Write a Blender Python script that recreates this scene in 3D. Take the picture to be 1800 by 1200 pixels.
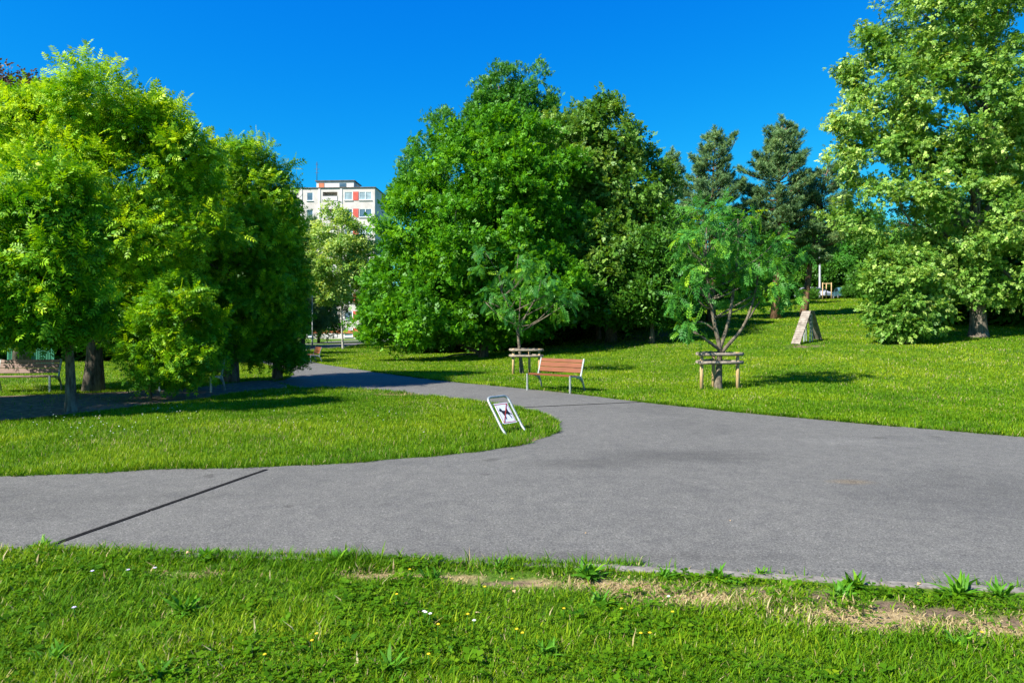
import bpy, bmesh, math, random
import numpy as np
from mathutils import Vector, Matrix

for o in list(bpy.data.objects):
    bpy.data.objects.remove(o)
C = bpy.context.scene.collection
SC = bpy.context.scene
R = math.radians
rng = np.random.default_rng(7)
random.seed(7)

# ------------------------------------------------------------------ camera, sky, sun, exposure
CZ, F, CX, HY = 1.65, 1200.0, 900.0, 575.0       # eye height, focal length / principal point in photo pixels
cam_d = bpy.data.cameras.new('camera')
cam = bpy.data.objects.new('camera', cam_d); C.objects.link(cam)
cam.location = (0, 0, CZ); cam.rotation_euler = (R(90), 0, 0)
cam_d.sensor_width = 36; cam_d.lens = 24
cam_d.shift_y = -25 / 1800
cam_d.clip_start = 0.05; cam_d.clip_end = 3000
SC.camera = cam

SUN_EL = R(43)
SUN_AZ = R(35)            # how far behind the left shoulder the sun stands
to_sun = Vector((-math.cos(SUN_AZ) * math.cos(SUN_EL), -math.sin(SUN_AZ) * math.cos(SUN_EL), math.sin(SUN_EL))).normalized()
world = bpy.data.worlds.new('World'); SC.world = world; world.use_nodes = True
wn, wl = world.node_tree.nodes, world.node_tree.links
wn.clear()
wo = wn.new('ShaderNodeOutputWorld'); wb = wn.new('ShaderNodeBackground')
sky = wn.new('ShaderNodeTexSky'); sky.sky_type = 'NISHITA'; sky.sun_disc = False
sky.sun_elevation = SUN_EL
sky.sun_rotation = math.atan2(to_sun.x, to_sun.y)
sky.air_density = 0.8; sky.dust_density = 0.1; sky.ozone_density = 2.5; sky.altitude = 300
# grade the sky like the photo's: deep saturated blue above, paling towards the horizon (per channel gain and gamma)
sep = wn.new('ShaderNodeSeparateColor'); cmb = wn.new('ShaderNodeCombineColor')
wl.new(sky.outputs[0], sep.inputs[0])
for ch, gain, gam, top in ((0, 3.7, 3.5, 0.40), (1, 0.76, 1.08, 0.6), (2, 0.52, 0.30, 0.6)):
    last = sep.outputs[ch]
    for op, v in (('MULTIPLY', 0.09), ('POWER', gam), ('MULTIPLY', gain), ('MINIMUM', top), ('DIVIDE', 0.09)):
        q = wn.new('ShaderNodeMath'); q.operation = op; q.inputs[1].default_value = v; wl.new(last, q.inputs[0]); last = q.outputs[0]
    wl.new(last, cmb.inputs[ch])
wl.new(cmb.outputs[0], wb.inputs['Color'])
wb.inputs['Strength'].default_value = 0.09
wl.new(wb.outputs[0], wo.inputs['Surface'])
sd = bpy.data.lights.new('sun', 'SUN'); sd.energy = 5.0; sd.angle = R(0.5); sd.color = (1.0, 0.95, 0.86)
sun = bpy.data.objects.new('sun', sd); C.objects.link(sun)
sun.rotation_euler = to_sun.to_track_quat('Z', 'Y').to_euler()
SC.view_settings.view_transform = 'Standard'; SC.view_settings.look = 'None'
SC.view_settings.exposure = 1.28; SC.view_settings.gamma = 1.0
cy = SC.cycles
cy.max_bounces = 6; cy.diffuse_bounces = 4; cy.transmission_bounces = 4; cy.glossy_bounces = 2
cy.transparent_max_bounces = 4

# ------------------------------------------------------------------ maths helpers
def sstep(a, b, x):
    t = np.clip((np.asarray(x, float) - a) / (b - a), 0, 1)
    return t * t * (3 - 2 * t)

_tab = np.random.default_rng(11).random((256, 256))
def vnoise(x, y):
    x = np.asarray(x, float); y = np.asarray(y, float)
    xi = np.floor(x).astype(int); yi = np.floor(y).astype(int)
    fx = x - xi; fy = y - yi
    fx = fx * fx * (3 - 2 * fx); fy = fy * fy * (3 - 2 * fy)
    g = lambda a, b: _tab[a & 255, b & 255]
    return (g(xi, yi) * (1 - fx) + g(xi + 1, yi) * fx) * (1 - fy) + (g(xi, yi + 1) * (1 - fx) + g(xi + 1, yi + 1) * fx) * fy
def fbm(x, y):
    return (vnoise(x, y) + 0.5 * vnoise(2.1 * x + 9, 2.1 * y + 4) + 0.25 * vnoise(4.3 * x + 3, 4.3 * y + 17)) / 1.75

def terrain(x, y):
    x = np.asarray(x, float); y = np.asarray(y, float)
    d = 0.5 * x + 0.87 * y
    G = sstep(-7, 11, x - 0.04 * y)
    s = np.clip(d - 19, 0, None)
    Fh = 0.078 * (np.sqrt(s * s + 16) - 4)
    cap = 5.3
    Fh = cap - 0.5 * (np.sqrt((cap - Fh) ** 2 + 0.25) + (cap - Fh)) + 0.0
    Fh = np.where(Fh < 0.02, np.clip(Fh, 0, None), Fh)
    return G * np.clip(Fh, 0, None) - 0.25 * sstep(18, 40, y) * sstep(4, -10, x)

def hit(px, py):
    """the point of the ground seen at a photo pixel"""
    dx, dz = (px - CX) / F, -(py - HY) / F
    lo, hi = 1.0, 400.0
    ys = np.geomspace(1.5, 400, 4000)
    f = CZ + dz * ys - terrain(dx * ys, ys)
    k = np.argmax(f < 0)
    if f[k] >= 0: k = len(ys) - 1
    y = ys[k]
    return np.array([dx * y, y, float(terrain(dx * y, y))])
def flat(px, py):
    y = CZ * F / (py - HY)
    return np.array([(px - CX) / F * y, y])
def at(px, py, D):
    return np.array([(px - CX) / F * D, D, CZ - (py - HY) / F * D])
def gz(x, y): return float(terrain(x, y))

def in_poly(P, x, y):
    r = np.zeros(len(x), bool); n = len(P)
    for i in range(n):
        x0, y0 = P[i]; x1, y1 = P[(i + 1) % n]
        if y0 == y1: continue
        c = ((y0 > y) != (y1 > y)) & (x < (x1 - x0) * (y - y0) / (y1 - y0) + x0)
        r ^= c
    return r
def edge_dist(P, x, y):
    d = np.full(len(x), 1e9); n = len(P)
    for i in range(n):
        a = P[i]; b = P[(i + 1) % n]; e = b - a; l2 = e @ e
        if l2 < 1e-12: continue
        t = np.clip(((x - a[0]) * e[0] + (y - a[1]) * e[1]) / l2, 0, 1)
        d = np.minimum(d, np.hypot(x - a[0] - t * e[0], y - a[1] - t * e[1]))
    return d

# ------------------------------------------------------------------ objects helpers
def tag(o, label=None, cat=None, group=None, kind=None):
    if label: o['label'] = label
    if cat: o['category'] = cat
    if group: o['group'] = group
    if kind: o['kind'] = kind
    return o
def empty(name, loc, rz=0.0):
    o = bpy.data.objects.new(name, None); C.objects.link(o)
    o.location = loc; o.rotation_euler = (0, 0, rz); o.empty_display_size = 0.2
    return o
def kids(o): return [c for c in bpy.data.objects if c.parent == o]
def copy_tree(o, parent=None):
    c = o.copy(); C.objects.link(c)
    if parent is not None: c.parent = parent
    for ch in kids(o): copy_tree(ch, c)
    return c
def link_mesh(name, me, mat, parent=None):
    if mat is not None:
        me.materials.clear(); me.materials.append(mat)
    o = bpy.data.objects.new(name, me); C.objects.link(o)
    if parent is not None: o.parent = parent
    return o
def quads(name, V, mat, parent=None, attrs=None, smooth=False):
    """V: (N,4,3) unshared quads"""
    V = np.ascontiguousarray(V, np.float32).reshape(-1, 3)
    nf = len(V) // 4
    me = bpy.data.meshes.new(name)
    me.vertices.add(len(V)); me.vertices.foreach_set('co', V.ravel())
    me.loops.add(len(V)); me.loops.foreach_set('vertex_index', np.arange(len(V), dtype=np.int32))
    me.polygons.add(nf); me.polygons.foreach_set('loop_start', np.arange(0, 4 * nf, 4, dtype=np.int32))
    for k, a in (attrs or {}).items():
        at_ = me.attributes.new(k, 'FLOAT', 'FACE'); at_.data.foreach_set('value', np.ascontiguousarray(a, np.float32))
    me.update(calc_edges=True)
    return link_mesh(name, me, mat, parent)

class MB:
    """collects shapes, then links them as one mesh object"""
    def __init__(s): s.bm = bmesh.new()
    def box(s, c, size, rot=None, bev=0.0):
        m = Matrix.Translation(c)
        if rot is not None: m = m @ rot
        r = bmesh.ops.create_cube(s.bm, size=1, matrix=m @ Matrix.Diagonal((*size, 1)))
        if bev > 0:
            vs = set(r['verts']); es = [e for e in s.bm.edges if e.verts[0] in vs and e.verts[1] in vs]
            bmesh.ops.bevel(s.bm, geom=es, offset=bev, segments=2, affect='EDGES', profile=0.7)
        return s
    def beam(s, a, b, w, h, bev=0.0, up=(0, 0, 1)):
        a = Vector(a); b = Vector(b); d = (b - a); L = d.length; d.normalize()
        side = d.cross(Vector(up))
        if side.length < 1e-4: side = Vector((1, 0, 0))
        side.normalize(); u = side.cross(d)
        rot = Matrix((side, d, u)).transposed().to_4x4()
        return s.box((a + b) / 2, (w, L, h), rot, bev)
    def tube(s, pts, rad, n=8, cap=True):
        pts = [Vector(p) for p in pts]
        if not hasattr(rad, '__len__'): rad = [rad] * len(pts)
        rings = []; prev = None
        for i, p in enumerate(pts):
            t = (pts[min(i + 1, len(pts) - 1)] - pts[max(i - 1, 0)]).normalized()
            if prev is None:
                a = t.orthogonal().normalized()
            else:
                a = (prev - t * prev.dot(t)); a = a.normalized() if a.length > 1e-5 else t.orthogonal().normalized()
            prev = a; b = t.cross(a)
            rings.append([s.bm.verts.new(p + (a * math.cos(2 * math.pi * k / n) + b * math.sin(2 * math.pi * k / n)) * rad[i]) for k in range(n)])
        for i in range(len(rings) - 1):
            for k in range(n):
                f = s.bm.faces.new((rings[i][k], rings[i][(k + 1) % n], rings[i + 1][(k + 1) % n], rings[i + 1][k])); f.smooth = True
        if cap:
            s.bm.faces.new(rings[0][::-1]); s.bm.faces.new(rings[-1])
        return s
    def prism(s, outline, depth_vec, origin=(0, 0, 0), ax=(1, 0, 0), ay=(0, 0, 1)):
        o = Vector(origin); ax = Vector(ax); ay = Vector(ay); dv = Vector(depth_vec)
        a = [s.bm.verts.new(o + ax * p[0] + ay * p[1]) for p in outline]
        b = [s.bm.verts.new(o + ax * p[0] + ay * p[1] + dv) for p in outline]
        s.bm.faces.new(a); s.bm.faces.new(b[::-1]); n = len(a)
        for i in range(n): s.bm.faces.new((a[i], b[i], b[(i + 1) % n], a[(i + 1) % n]))
        return s
    def quad(s, pts):
        s.bm.faces.new([s.bm.verts.new(Vector(p)) for p in pts]); return s
    def build(s, name, mat, parent=None):
        bmesh.ops.recalc_face_normals(s.bm, faces=s.bm.faces)
        me = bpy.data.meshes.new(name); s.bm.to_mesh(me); s.bm.free()
        return link_mesh(name, me, mat, parent)

# ------------------------------------------------------------------ materials
def new_mat(name):
    m = bpy.data.materials.new(name); m.use_nodes = True
    nt = m.node_tree; nt.nodes.clear()
    out = nt.nodes.new('ShaderNodeOutputMaterial')
    return m, nt, nt.nodes, nt.links, out
def ramp(nodes, stops):
    r = nodes.new('ShaderNodeValToRGB'); cr = r.color_ramp
    while len(cr.elements) < len(stops): cr.elements.new(0.5)
    for e, (p, c) in zip(cr.elements, stops):
        e.position = p; e.color = (*c, 1)
    return r
def leaf_mat(name, stops=None, trans=0.35, rough=0.5, spec=0.3, attr='tint', tcol=1.3, gain=1.55):
    m, nt, N, L, out = new_mat(name)
    a = N.new('ShaderNodeAttribute'); a.attribute_name = attr
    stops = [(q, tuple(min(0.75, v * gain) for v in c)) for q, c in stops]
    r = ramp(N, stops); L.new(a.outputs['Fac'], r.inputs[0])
    p = N.new('ShaderNodeBsdfPrincipled'); p.inputs['Roughness'].default_value = rough
    p.inputs['Specular IOR Level'].default_value = spec
    L.new(r.outputs[0], p.inputs['Base Color'])
    t = N.new('ShaderNodeBsdfTranslucent')
    mul = N.new('ShaderNodeMix'); mul.data_type = 'RGBA'; mul.blend_type = 'MULTIPLY'; mul.inputs[0].default_value = 1
    L.new(r.outputs[0], mul.inputs[6]); mul.inputs[7].default_value = (tcol * 1.15, tcol, tcol * 0.35, 1)
    L.new(mul.outputs[2], t.inputs['Color'])
    mx = N.new('ShaderNodeMixShader'); mx.inputs[0].default_value = trans
    L.new(p.outputs[0], mx.inputs[1]); L.new(t.outputs[0], mx.inputs[2]); L.new(mx.outputs[0], out.inputs[0])
    return m
def noisy_mat(name, stops, scale=8, detail=5, rough=0.7, spec=0.3, metallic=0.0, bump=0.0, stretch=None, rough_noise=0.0):
    m, nt, N, L, out = new_mat(name)
    tc = N.new('ShaderNodeTexCoord'); nz = N.new('ShaderNodeTexNoise')
    nz.inputs['Scale'].default_value = scale; nz.inputs['Detail'].default_value = detail; nz.inputs['Roughness'].default_value = 0.6
    if stretch:
        mp = N.new('ShaderNodeMapping'); mp.inputs['Scale'].default_value = stretch
        L.new(tc.outputs['Object'], mp.inputs[0]); L.new(mp.outputs[0], nz.inputs['Vector'])
    else:
        L.new(tc.outputs['Object'], nz.inputs['Vector'])
    r = ramp(N, stops); L.new(nz.outputs['Fac'], r.inputs[0])
    p = N.new('ShaderNodeBsdfPrincipled'); p.inputs['Roughness'].default_value = rough
    p.inputs['Specular IOR Level'].default_value = spec; p.inputs['Metallic'].default_value = metallic
    L.new(r.outputs[0], p.inputs['Base Color'])
    if bump > 0:
        b = N.new('ShaderNodeBump'); b.inputs['Strength'].default_value = bump; b.inputs['Distance'].default_value = 0.02
        L.new(nz.outputs['Fac'], b.inputs['Height']); L.new(b.outputs[0], p.inputs['Normal'])
    L.new(p.outputs[0], out.inputs[0])
    return m
def two(a, b, lo=0.35, hi=0.65): return [(lo, a), (hi, b)]

M_soph = leaf_mat('locust_leaf', gain=1.5, stops= [(0.0, (0.018, 0.085, 0.003)), (0.5, (0.055, 0.17, 0.003)), (0.8, (0.15, 0.29, 0.003)), (1.0, (0.29, 0.41, 0.008))], trans=0.30, spec=0.2)
M_horn = leaf_mat('hornbeam_leaf', [(0.0, (0.020, 0.095, 0.003)), (0.6, (0.05, 0.165, 0.004)), (1.0, (0.12, 0.27, 0.006))], trans=0.36, spec=0.25)
M_lime = leaf_mat('lime_leaf', [(0.0, (0.028, 0.092, 0.010)), (0.5, (0.075, 0.17, 0.018)), (0.8, (0.18, 0.28, 0.045)), (1.0, (0.36, 0.44, 0.13))], trans=0.33, spec=0.3)
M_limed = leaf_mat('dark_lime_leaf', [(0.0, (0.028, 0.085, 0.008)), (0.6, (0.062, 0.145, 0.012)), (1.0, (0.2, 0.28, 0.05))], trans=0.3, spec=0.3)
M_maple = leaf_mat('bluish_leaf', [(0.0, (0.018, 0.085, 0.009)), (0.6, (0.038, 0.14, 0.012)), (1.0, (0.1, 0.23, 0.022))], trans=0.3, spec=0.3)
M_pinn = leaf_mat('feather_leaf', gain=1.5, stops= [(0.0, (0.024, 0.115, 0.022)), (0.5, (0.055, 0.185, 0.022)), (0.75, (0.15, 0.30, 0.013)), (1.0, (0.30, 0.42, 0.012))], trans=0.42, spec=0.25)
M_pine = leaf_mat('pine_needles', gain=1.55, stops= [(0.0, (0.035, 0.085, 0.034)), (0.6, (0.090, 0.165, 0.055)), (1.0, (0.20, 0.27, 0.08))], trans=0.15, rough=0.5)
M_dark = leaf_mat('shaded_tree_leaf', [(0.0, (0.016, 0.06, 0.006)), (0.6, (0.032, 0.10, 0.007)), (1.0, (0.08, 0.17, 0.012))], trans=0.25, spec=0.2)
M_purp = leaf_mat('copper_leaf', [(0.0, (0.03, 0.025, 0.012)), (1.0, (0.10, 0.06, 0.03))], trans=0.2)
M_weed = leaf_mat('weed_leaf', gain=1.2, stops= [(0.0, (0.035, 0.13, 0.008)), (0.6, (0.075, 0.21, 0.012)), (1.0, (0.14, 0.28, 0.01))], trans=0.3, spec=0.15)
M_bark = noisy_mat('bark', two((0.05, 0.04, 0.03), (0.20, 0.17, 0.13)), 14, 6, 0.9, 0.1, bump=0.9, stretch=(1, 1, 0.25))
M_barkp = noisy_mat('pale_bark', two((0.22, 0.21, 0.17), (0.42, 0.40, 0.34)), 12, 6, 0.85, 0.1, bump=0.5, stretch=(1, 1, 0.3))
M_barkr = noisy_mat('pine_bark', two((0.09, 0.05, 0.03), (0.26, 0.15, 0.09)), 10, 6, 0.9, 0.1, bump=0.9, stretch=(1, 1, 0.3))
M_twig = noisy_mat('grey_branch', two((0.06, 0.048, 0.035), (0.19, 0.16, 0.115)), 10, 4, 0.85, 0.1, bump=0.5)
M_plank = noisy_mat('red_brown_plank', two((0.11, 0.030, 0.010), (0.245, 0.080, 0.030), 0.3, 0.75), 6, 6, 0.55, 0.35, bump=0.25, stretch=(0.5, 6, 12))
M_plankw = noisy_mat('weathered_plank', two((0.16, 0.10, 0.08), (0.38, 0.27, 0.22), 0.3, 0.75), 6, 6, 0.7, 0.2, bump=0.25, stretch=(0.5, 6, 12))
M_galv = noisy_mat('galvanised_steel', two((0.24, 0.27, 0.26), (0.40, 0.44, 0.42)), 12, 3, 0.45, 0.5, metallic=0.5)
M_white = noisy_mat('white_panel', two((0.74, 0.74, 0.76), (0.82, 0.82, 0.83)), 20, 2, 0.4, 0.4)
M_red = noisy_mat('red_print', two((0.42, 0.045, 0.03), (0.50, 0.07, 0.04)), 20, 2, 0.5, 0.3)
M_black = noisy_mat('black_print', two((0.012, 0.012, 0.014), (0.02, 0.02, 0.022)), 20, 2, 0.5, 0.3)
M_log = noisy_mat('grey_log', two((0.11, 0.09, 0.07), (0.33, 0.28, 0.22), 0.3, 0.7), 5, 6, 0.85, 0.1, bump=0.5, stretch=(2, 2, 2))
M_post = noisy_mat('raw_wood_post', two((0.34, 0.22, 0.10), (0.52, 0.37, 0.19)), 9, 5, 0.8, 0.15, bump=0.3, stretch=(3, 3, 0.6))
M_deck = noisy_mat('ramp_board', two((0.15, 0.125, 0.10), (0.31, 0.265, 0.22)), 5, 5, 0.75, 0.15, bump=0.3)
M_conc = noisy_mat('kerb_concrete', two((0.11, 0.10, 0.085), (0.24, 0.22, 0.19)), 18, 6, 0.85, 0.2, bump=0.4)
M_rubber = noisy_mat('drain_black', two((0.006, 0.006, 0.006), (0.016, 0.015, 0.014)), 30, 3, 0.9, 0.1)
M_facade = noisy_mat('panel_render', two((0.43, 0.395, 0.365), (0.58, 0.53, 0.495)), 0.6, 6, 0.8, 0.2)
M_facw = noisy_mat('white_render', two((0.50, 0.485, 0.46), (0.62, 0.60, 0.58)), 1, 4, 0.8, 0.2)
M_fred = noisy_mat('red_facade_panel', two((0.45, 0.07, 0.05), (0.56, 0.10, 0.07)), 1, 3, 0.6, 0.3)
M_ford = noisy_mat('orange_brown_paint', two((0.42, 0.12, 0.05), (0.52, 0.17, 0.08)), 1, 3, 0.6, 0.3)
M_frame = noisy_mat('white_window_frame', two((0.72, 0.72, 0.72), (0.8, 0.8, 0.8)), 3, 2, 0.4, 0.4)
M_roofd = noisy_mat('roof_edge', two((0.07, 0.055, 0.05), (0.13, 0.10, 0.09)), 2, 3, 0.6, 0.3)
M_iron = noisy_mat('dark_metal', two((0.03, 0.03, 0.035), (0.06, 0.06, 0.065)), 5, 3, 0.5, 0.5, metallic=0.5)
M_lamp = noisy_mat('lamp_grey', two((0.20, 0.215, 0.22), (0.30, 0.315, 0.32)), 3, 3, 0.5, 0.4)
M_gfence = noisy_mat('green_fence_paint', two((0.04, 0.20, 0.11), (0.07, 0.27, 0.16)), 3, 3, 0.5, 0.4)
M_carw = noisy_mat('silver_white_paint', two((0.34, 0.35, 0.42), (0.42, 0.43, 0.50)), 1, 2, 0.25, 0.6)
M_cart = noisy_mat('teal_paint', two((0.06, 0.15, 0.19), (0.08, 0.18, 0.22)), 1, 2, 0.25, 0.6)
M_tyre = noisy_mat('tyre_rubber', two((0.015, 0.015, 0.015), (0.03, 0.03, 0.03)), 10, 2, 0.8, 0.2)
M_yel = noisy_mat('yellow_petals', two((0.60, 0.42, 0.01), (0.7, 0.52, 0.02)), 40, 2, 0.6, 0.2)
M_blos = noisy_mat('white_blossom', two((0.62, 0.62, 0.58), (0.8, 0.8, 0.78)), 40, 2, 0.7, 0.2)
M_lilac = noisy_mat('lilac_blossom', two((0.45, 0.40, 0.62), (0.6, 0.55, 0.75)), 40, 2, 0.7, 0.2)
M_dryleaf = noisy_mat('dry_leaf', two((0.45, 0.28, 0.12), (0.68, 0.50, 0.27)), 30, 3, 0.7, 0.2)

def glass_mat(name, col):
    m, nt, N, L, out = new_mat(name)
    p = N.new('ShaderNodeBsdfPrincipled'); tc = N.new('ShaderNodeTexCoord'); nz = N.new('ShaderNodeTexNoise')
    nz.inputs['Scale'].default_value = 0.7; L.new(tc.outputs['Object'], nz.inputs['Vector'])
    r = ramp(N, two(tuple(c * 0.55 for c in col), col)); L.new(nz.outputs['Fac'], r.inputs[0])
    L.new(r.outputs[0], p.inputs['Base Color']); p.inputs['Roughness'].default_value = 0.06
    p.inputs['Specular IOR Level'].default_value = 0.8
    L.new(p.outputs[0], out.inputs[0]); return m
M_glass = glass_mat('window_glass', (0.10, 0.16, 0.22))
M_glassc = glass_mat('curtained_glass', (0.42, 0.52, 0.56))
M_glassd = glass_mat('dark_glass', (0.03, 0.05, 0.07))

def asphalt_mat():
    m, nt, N, L, out = new_mat('asphalt')
    tc = N.new('ShaderNodeTexCoord'); pos = tc.outputs['Object']
    def noise(scale, det=4, rough=0.6):
        n = N.new('ShaderNodeTexNoise'); n.inputs['Scale'].default_value = scale; n.inputs['Detail'].default_value = det
        n.inputs['Roughness'].default_value = rough; L.new(pos, n.inputs['Vector']); return n
    fine = noise(85, 4, 0.8); mid = noise(5, 6, 0.6); big = noise(0.55, 5, 0.55); big.inputs['Distortion'].default_value = 0.6
    r1 = ramp(N, [(0.28, (0.038, 0.037, 0.0333)), (0.5, (0.116, 0.113, 0.1005)), (0.74, (0.255, 0.247, 0.22))]); L.new(fine.outputs['Fac'], r1.inputs[0])
    r2 = ramp(N, [(0.3, (0.84, 0.84, 0.86)), (0.7, (1.1, 1.1, 1.09))]); L.new(mid.outputs['Fac'], r2.inputs[0])
    r3 = ramp(N, [(0.28, (0.84, 0.84, 0.85)), (0.46, (0.98, 0.98, 0.98)), (0.75, (1.07, 1.065, 1.06))]); L.new(big.outputs['Fac'], r3.inputs[0])
    def mul(a, b):
        x = N.new('ShaderNodeMix'); x.data_type = 'RGBA'; x.blend_type = 'MULTIPLY'; x.inputs[0].default_value = 1
        L.new(a, x.inputs[6]); L.new(b, x.inputs[7]); return x.outputs[2]
    c = mul(mul(r1.outputs[0], r2.outputs[0]), r3.outputs[0])
    st = noise(0.23, 3, 0.5); r4 = ramp(N, [(0.30, (0.80, 0.80, 0.80)), (0.40, (0.97, 0.97, 0.97)), (0.62, (1.0, 1.0, 1.0)), (0.72, (1.10, 1.09, 1.07))]); L.new(st.outputs['Fac'], r4.inputs[0]); c = mul(c, r4.outputs[0])
    sp_ = noise(2.3, 2, 0.4); r5 = ramp(N, [(0.235, (0.72, 0.71, 0.70)), (0.275, (1.0, 1.0, 1.0)), (0.74, (1.0, 1.0, 1.0)), (0.77, (1.16, 1.14, 1.10))]); L.new(sp_.outputs['Fac'], r5.inputs[0]); c = mul(c, r5.outputs[0])
    ag = N.new('ShaderNodeTexVoronoi'); ag.inputs['Scale'].default_value = 75; L.new(pos, ag.inputs['Vector'])
    hv = N.new('ShaderNodeSeparateColor'); L.new(ag.outputs['Color'], hv.inputs[0])
    r6 = ramp(N, [(0.0, (0.72, 0.72, 0.72)), (0.18, (0.94, 0.94, 0.94)), (0.8, (1.02, 1.02, 1.02)), (0.95, (1.12, 1.12, 1.12)), (1.0, (1.5, 1.49, 1.47))]); L.new(hv.outputs[0], r6.inputs[0]); c = mul(c, r6.outputs[0])
    def stain(cx, cy_, rx, ry, col, amt):
        mp = N.new('ShaderNodeMapping'); mp.inputs['Location'].default_value = (-cx / rx, -cy_ / ry, 0); mp.inputs['Scale'].default_value = (1 / rx, 1 / ry, 0)
        ad = N.new('ShaderNodeVectorMath'); ad.operation = 'MULTIPLY_ADD'; L.new(mid.outputs['Color'], ad.inputs[0]); ad.inputs[1].default_value = (0.5, 0.5, 0); 
        L.new(pos, mp.inputs[0]); L.new(mp.outputs[0], ad.inputs[2])
        ln = N.new('ShaderNodeVectorMath'); ln.operation = 'LENGTH'; L.new(ad.outputs[0], ln.inputs[0])
        mr = N.new('ShaderNodeMapRange'); mr.interpolation_type = 'SMOOTHSTEP'; L.new(ln.outputs['Value'], mr.inputs[0]); mr.inputs[1].default_value = 1.15; mr.inputs[2].default_value = 0.2; mr.inputs[4].default_value = amt
        k = N.new('ShaderNodeMix'); k.data_type = 'RGBA'; k.blend_type = 'MULTIPLY'; L.new(mr.outputs[0], k.inputs[0]); L.new(c, k.inputs[6]); k.inputs[7].default_value = (*col, 1); return k.outputs[2]
    for (px_, py_), rx, ry, col, amt in (((1250, 798), 1.5, 0.55, (0.62, 0.62, 0.62), 0.7), ((1060, 812), 1.0, 0.4, (0.66, 0.66, 0.66), 0.7), ((1505, 846), 0.28, 0.16, (1.35, 1.12, 0.85), 0.8), ((1540, 775), 1.3, 0.4, (1.16, 1.16, 1.16), 0.9), ((350, 870), 1.1, 0.3, (0.82, 0.82, 0.82), 0.6), ((1000, 975), 2.6, 0.16, (0.74, 0.73, 0.71), 0.6), ((300, 960), 1.0, 0.14, (0.78, 0.76, 0.74), 0.6)):
        h_ = hit(px_, py_); c = stain(h_[0] + 0.0, h_[1], rx, ry, col, amt)
    p = N.new('ShaderNodeBsdfPrincipled'); p.inputs['Roughness'].default_value = 0.85; p.inputs['Specular IOR Level'].default_value = 0.25
    L.new(c, p.inputs['Base Color'])
    b = N.new('ShaderNodeBump'); b.inputs['Strength'].default_value = 0.55; b.inputs['Distance'].default_value = 0.006
    L.new(fine.outputs['Fac'], b.inputs['Height']); L.new(b.outputs[0], p.inputs['Normal'])
    L.new(p.outputs[0], out.inputs[0]); return m
M_asph = asphalt_mat()

def gravel_mat():
    m = noisy_mat('trodden_earth', [(0.3, (0.075, 0.055, 0.04)), (0.5, (0.16, 0.12, 0.09)), (0.7, (0.26, 0.20, 0.15))], 9, 8, 0.95, 0.1, bump=0.6)
    return m
M_earth = gravel_mat()

def ground_mat():
    m, nt, N, L, out = new_mat('lawn_ground')
    tc = N.new('ShaderNodeTexCoord'); pos = tc.outputs['Object']
    def noise(scale, det=5):
        n = N.new('ShaderNodeTexNoise'); n.inputs['Scale'].default_value = scale; n.inputs['Detail'].default_value = det
        n.inputs['Roughness'].default_value = 0.65; L.new(pos, n.inputs['Vector']); return n
    n1 = noise(1.1, 8); n2 = noise(28, 6)
    r1 = ramp(N, [(0.3, (0.045, 0.105, 0.010)), (0.55, (0.085, 0.165, 0.013)), (0.75, (0.14, 0.20, 0.025))]); L.new(n1.outputs['Fac'], r1.inputs[0])
    r2 = ramp(N, [(0.3, (0.45, 0.45, 0.45)), (0.7, (1.25, 1.25, 1.2))]); L.new(n2.outputs['Fac'], r2.inputs[0])
    x = N.new('ShaderNodeMix'); x.data_type = 'RGBA'; x.blend_type = 'MULTIPLY'; x.inputs[0].default_value = 1
    L.new(r1.outputs[0], x.inputs[6]); L.new(r2.outputs[0], x.inputs[7])
    def layer(prev, attr, stops):
        a = N.new('ShaderNodeAttribute'); a.attribute_name = attr
        rr = ramp(N, stops); L.new(n2.outputs['Fac'], rr.inputs[0])
        ad = N.new('ShaderNodeMath'); ad.operation = 'MULTIPLY_ADD'; L.new(n1.outputs['Fac'], ad.inputs[0]); ad.inputs[1].default_value = 0.9
        s = N.new('ShaderNodeMath'); s.operation = 'ADD'; L.new(a.outputs['Fac'], s.inputs[0]); s.inputs[1].default_value = -0.9
        L.new(s.outputs[0], ad.inputs[2])
        mr = N.new('ShaderNodeMapRange'); L.new(ad.outputs[0], mr.inputs[0]); mr.inputs[1].default_value = -0.1; mr.inputs[2].default_value = 0.25
        k = N.new('ShaderNodeMix'); k.data_type = 'RGBA'; L.new(mr.outputs[0], k.inputs[0]); L.new(prev, k.inputs[6]); L.new(rr.outputs[0], k.inputs[7])
        return k.outputs[2]
    c = layer(x.outputs[2], 'dry', [(0.3, (0.15, 0.10, 0.045)), (0.7, (0.42, 0.32, 0.17))])
    c = layer(c, 'soil', [(0.3, (0.06, 0.042, 0.027)), (0.7, (0.23, 0.165, 0.105))])
    p = N.new('ShaderNodeBsdfPrincipled'); p.inputs['Roughness'].default_value = 0.95; p.inputs['Specular IOR Level'].default_value = 0.1
    L.new(c, p.inputs['Base Color'])
    b = N.new('ShaderNodeBump'); b.inputs['Strength'].default_value = 0.8; b.inputs['Distance'].default_value = 0.03
    L.new(n2.outputs['Fac'], b.inputs['Height']); L.new(b.outputs[0], p.inputs['Normal'])
    L.new(p.outputs[0], out.inputs[0]); return m
M_ground = ground_mat()

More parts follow.
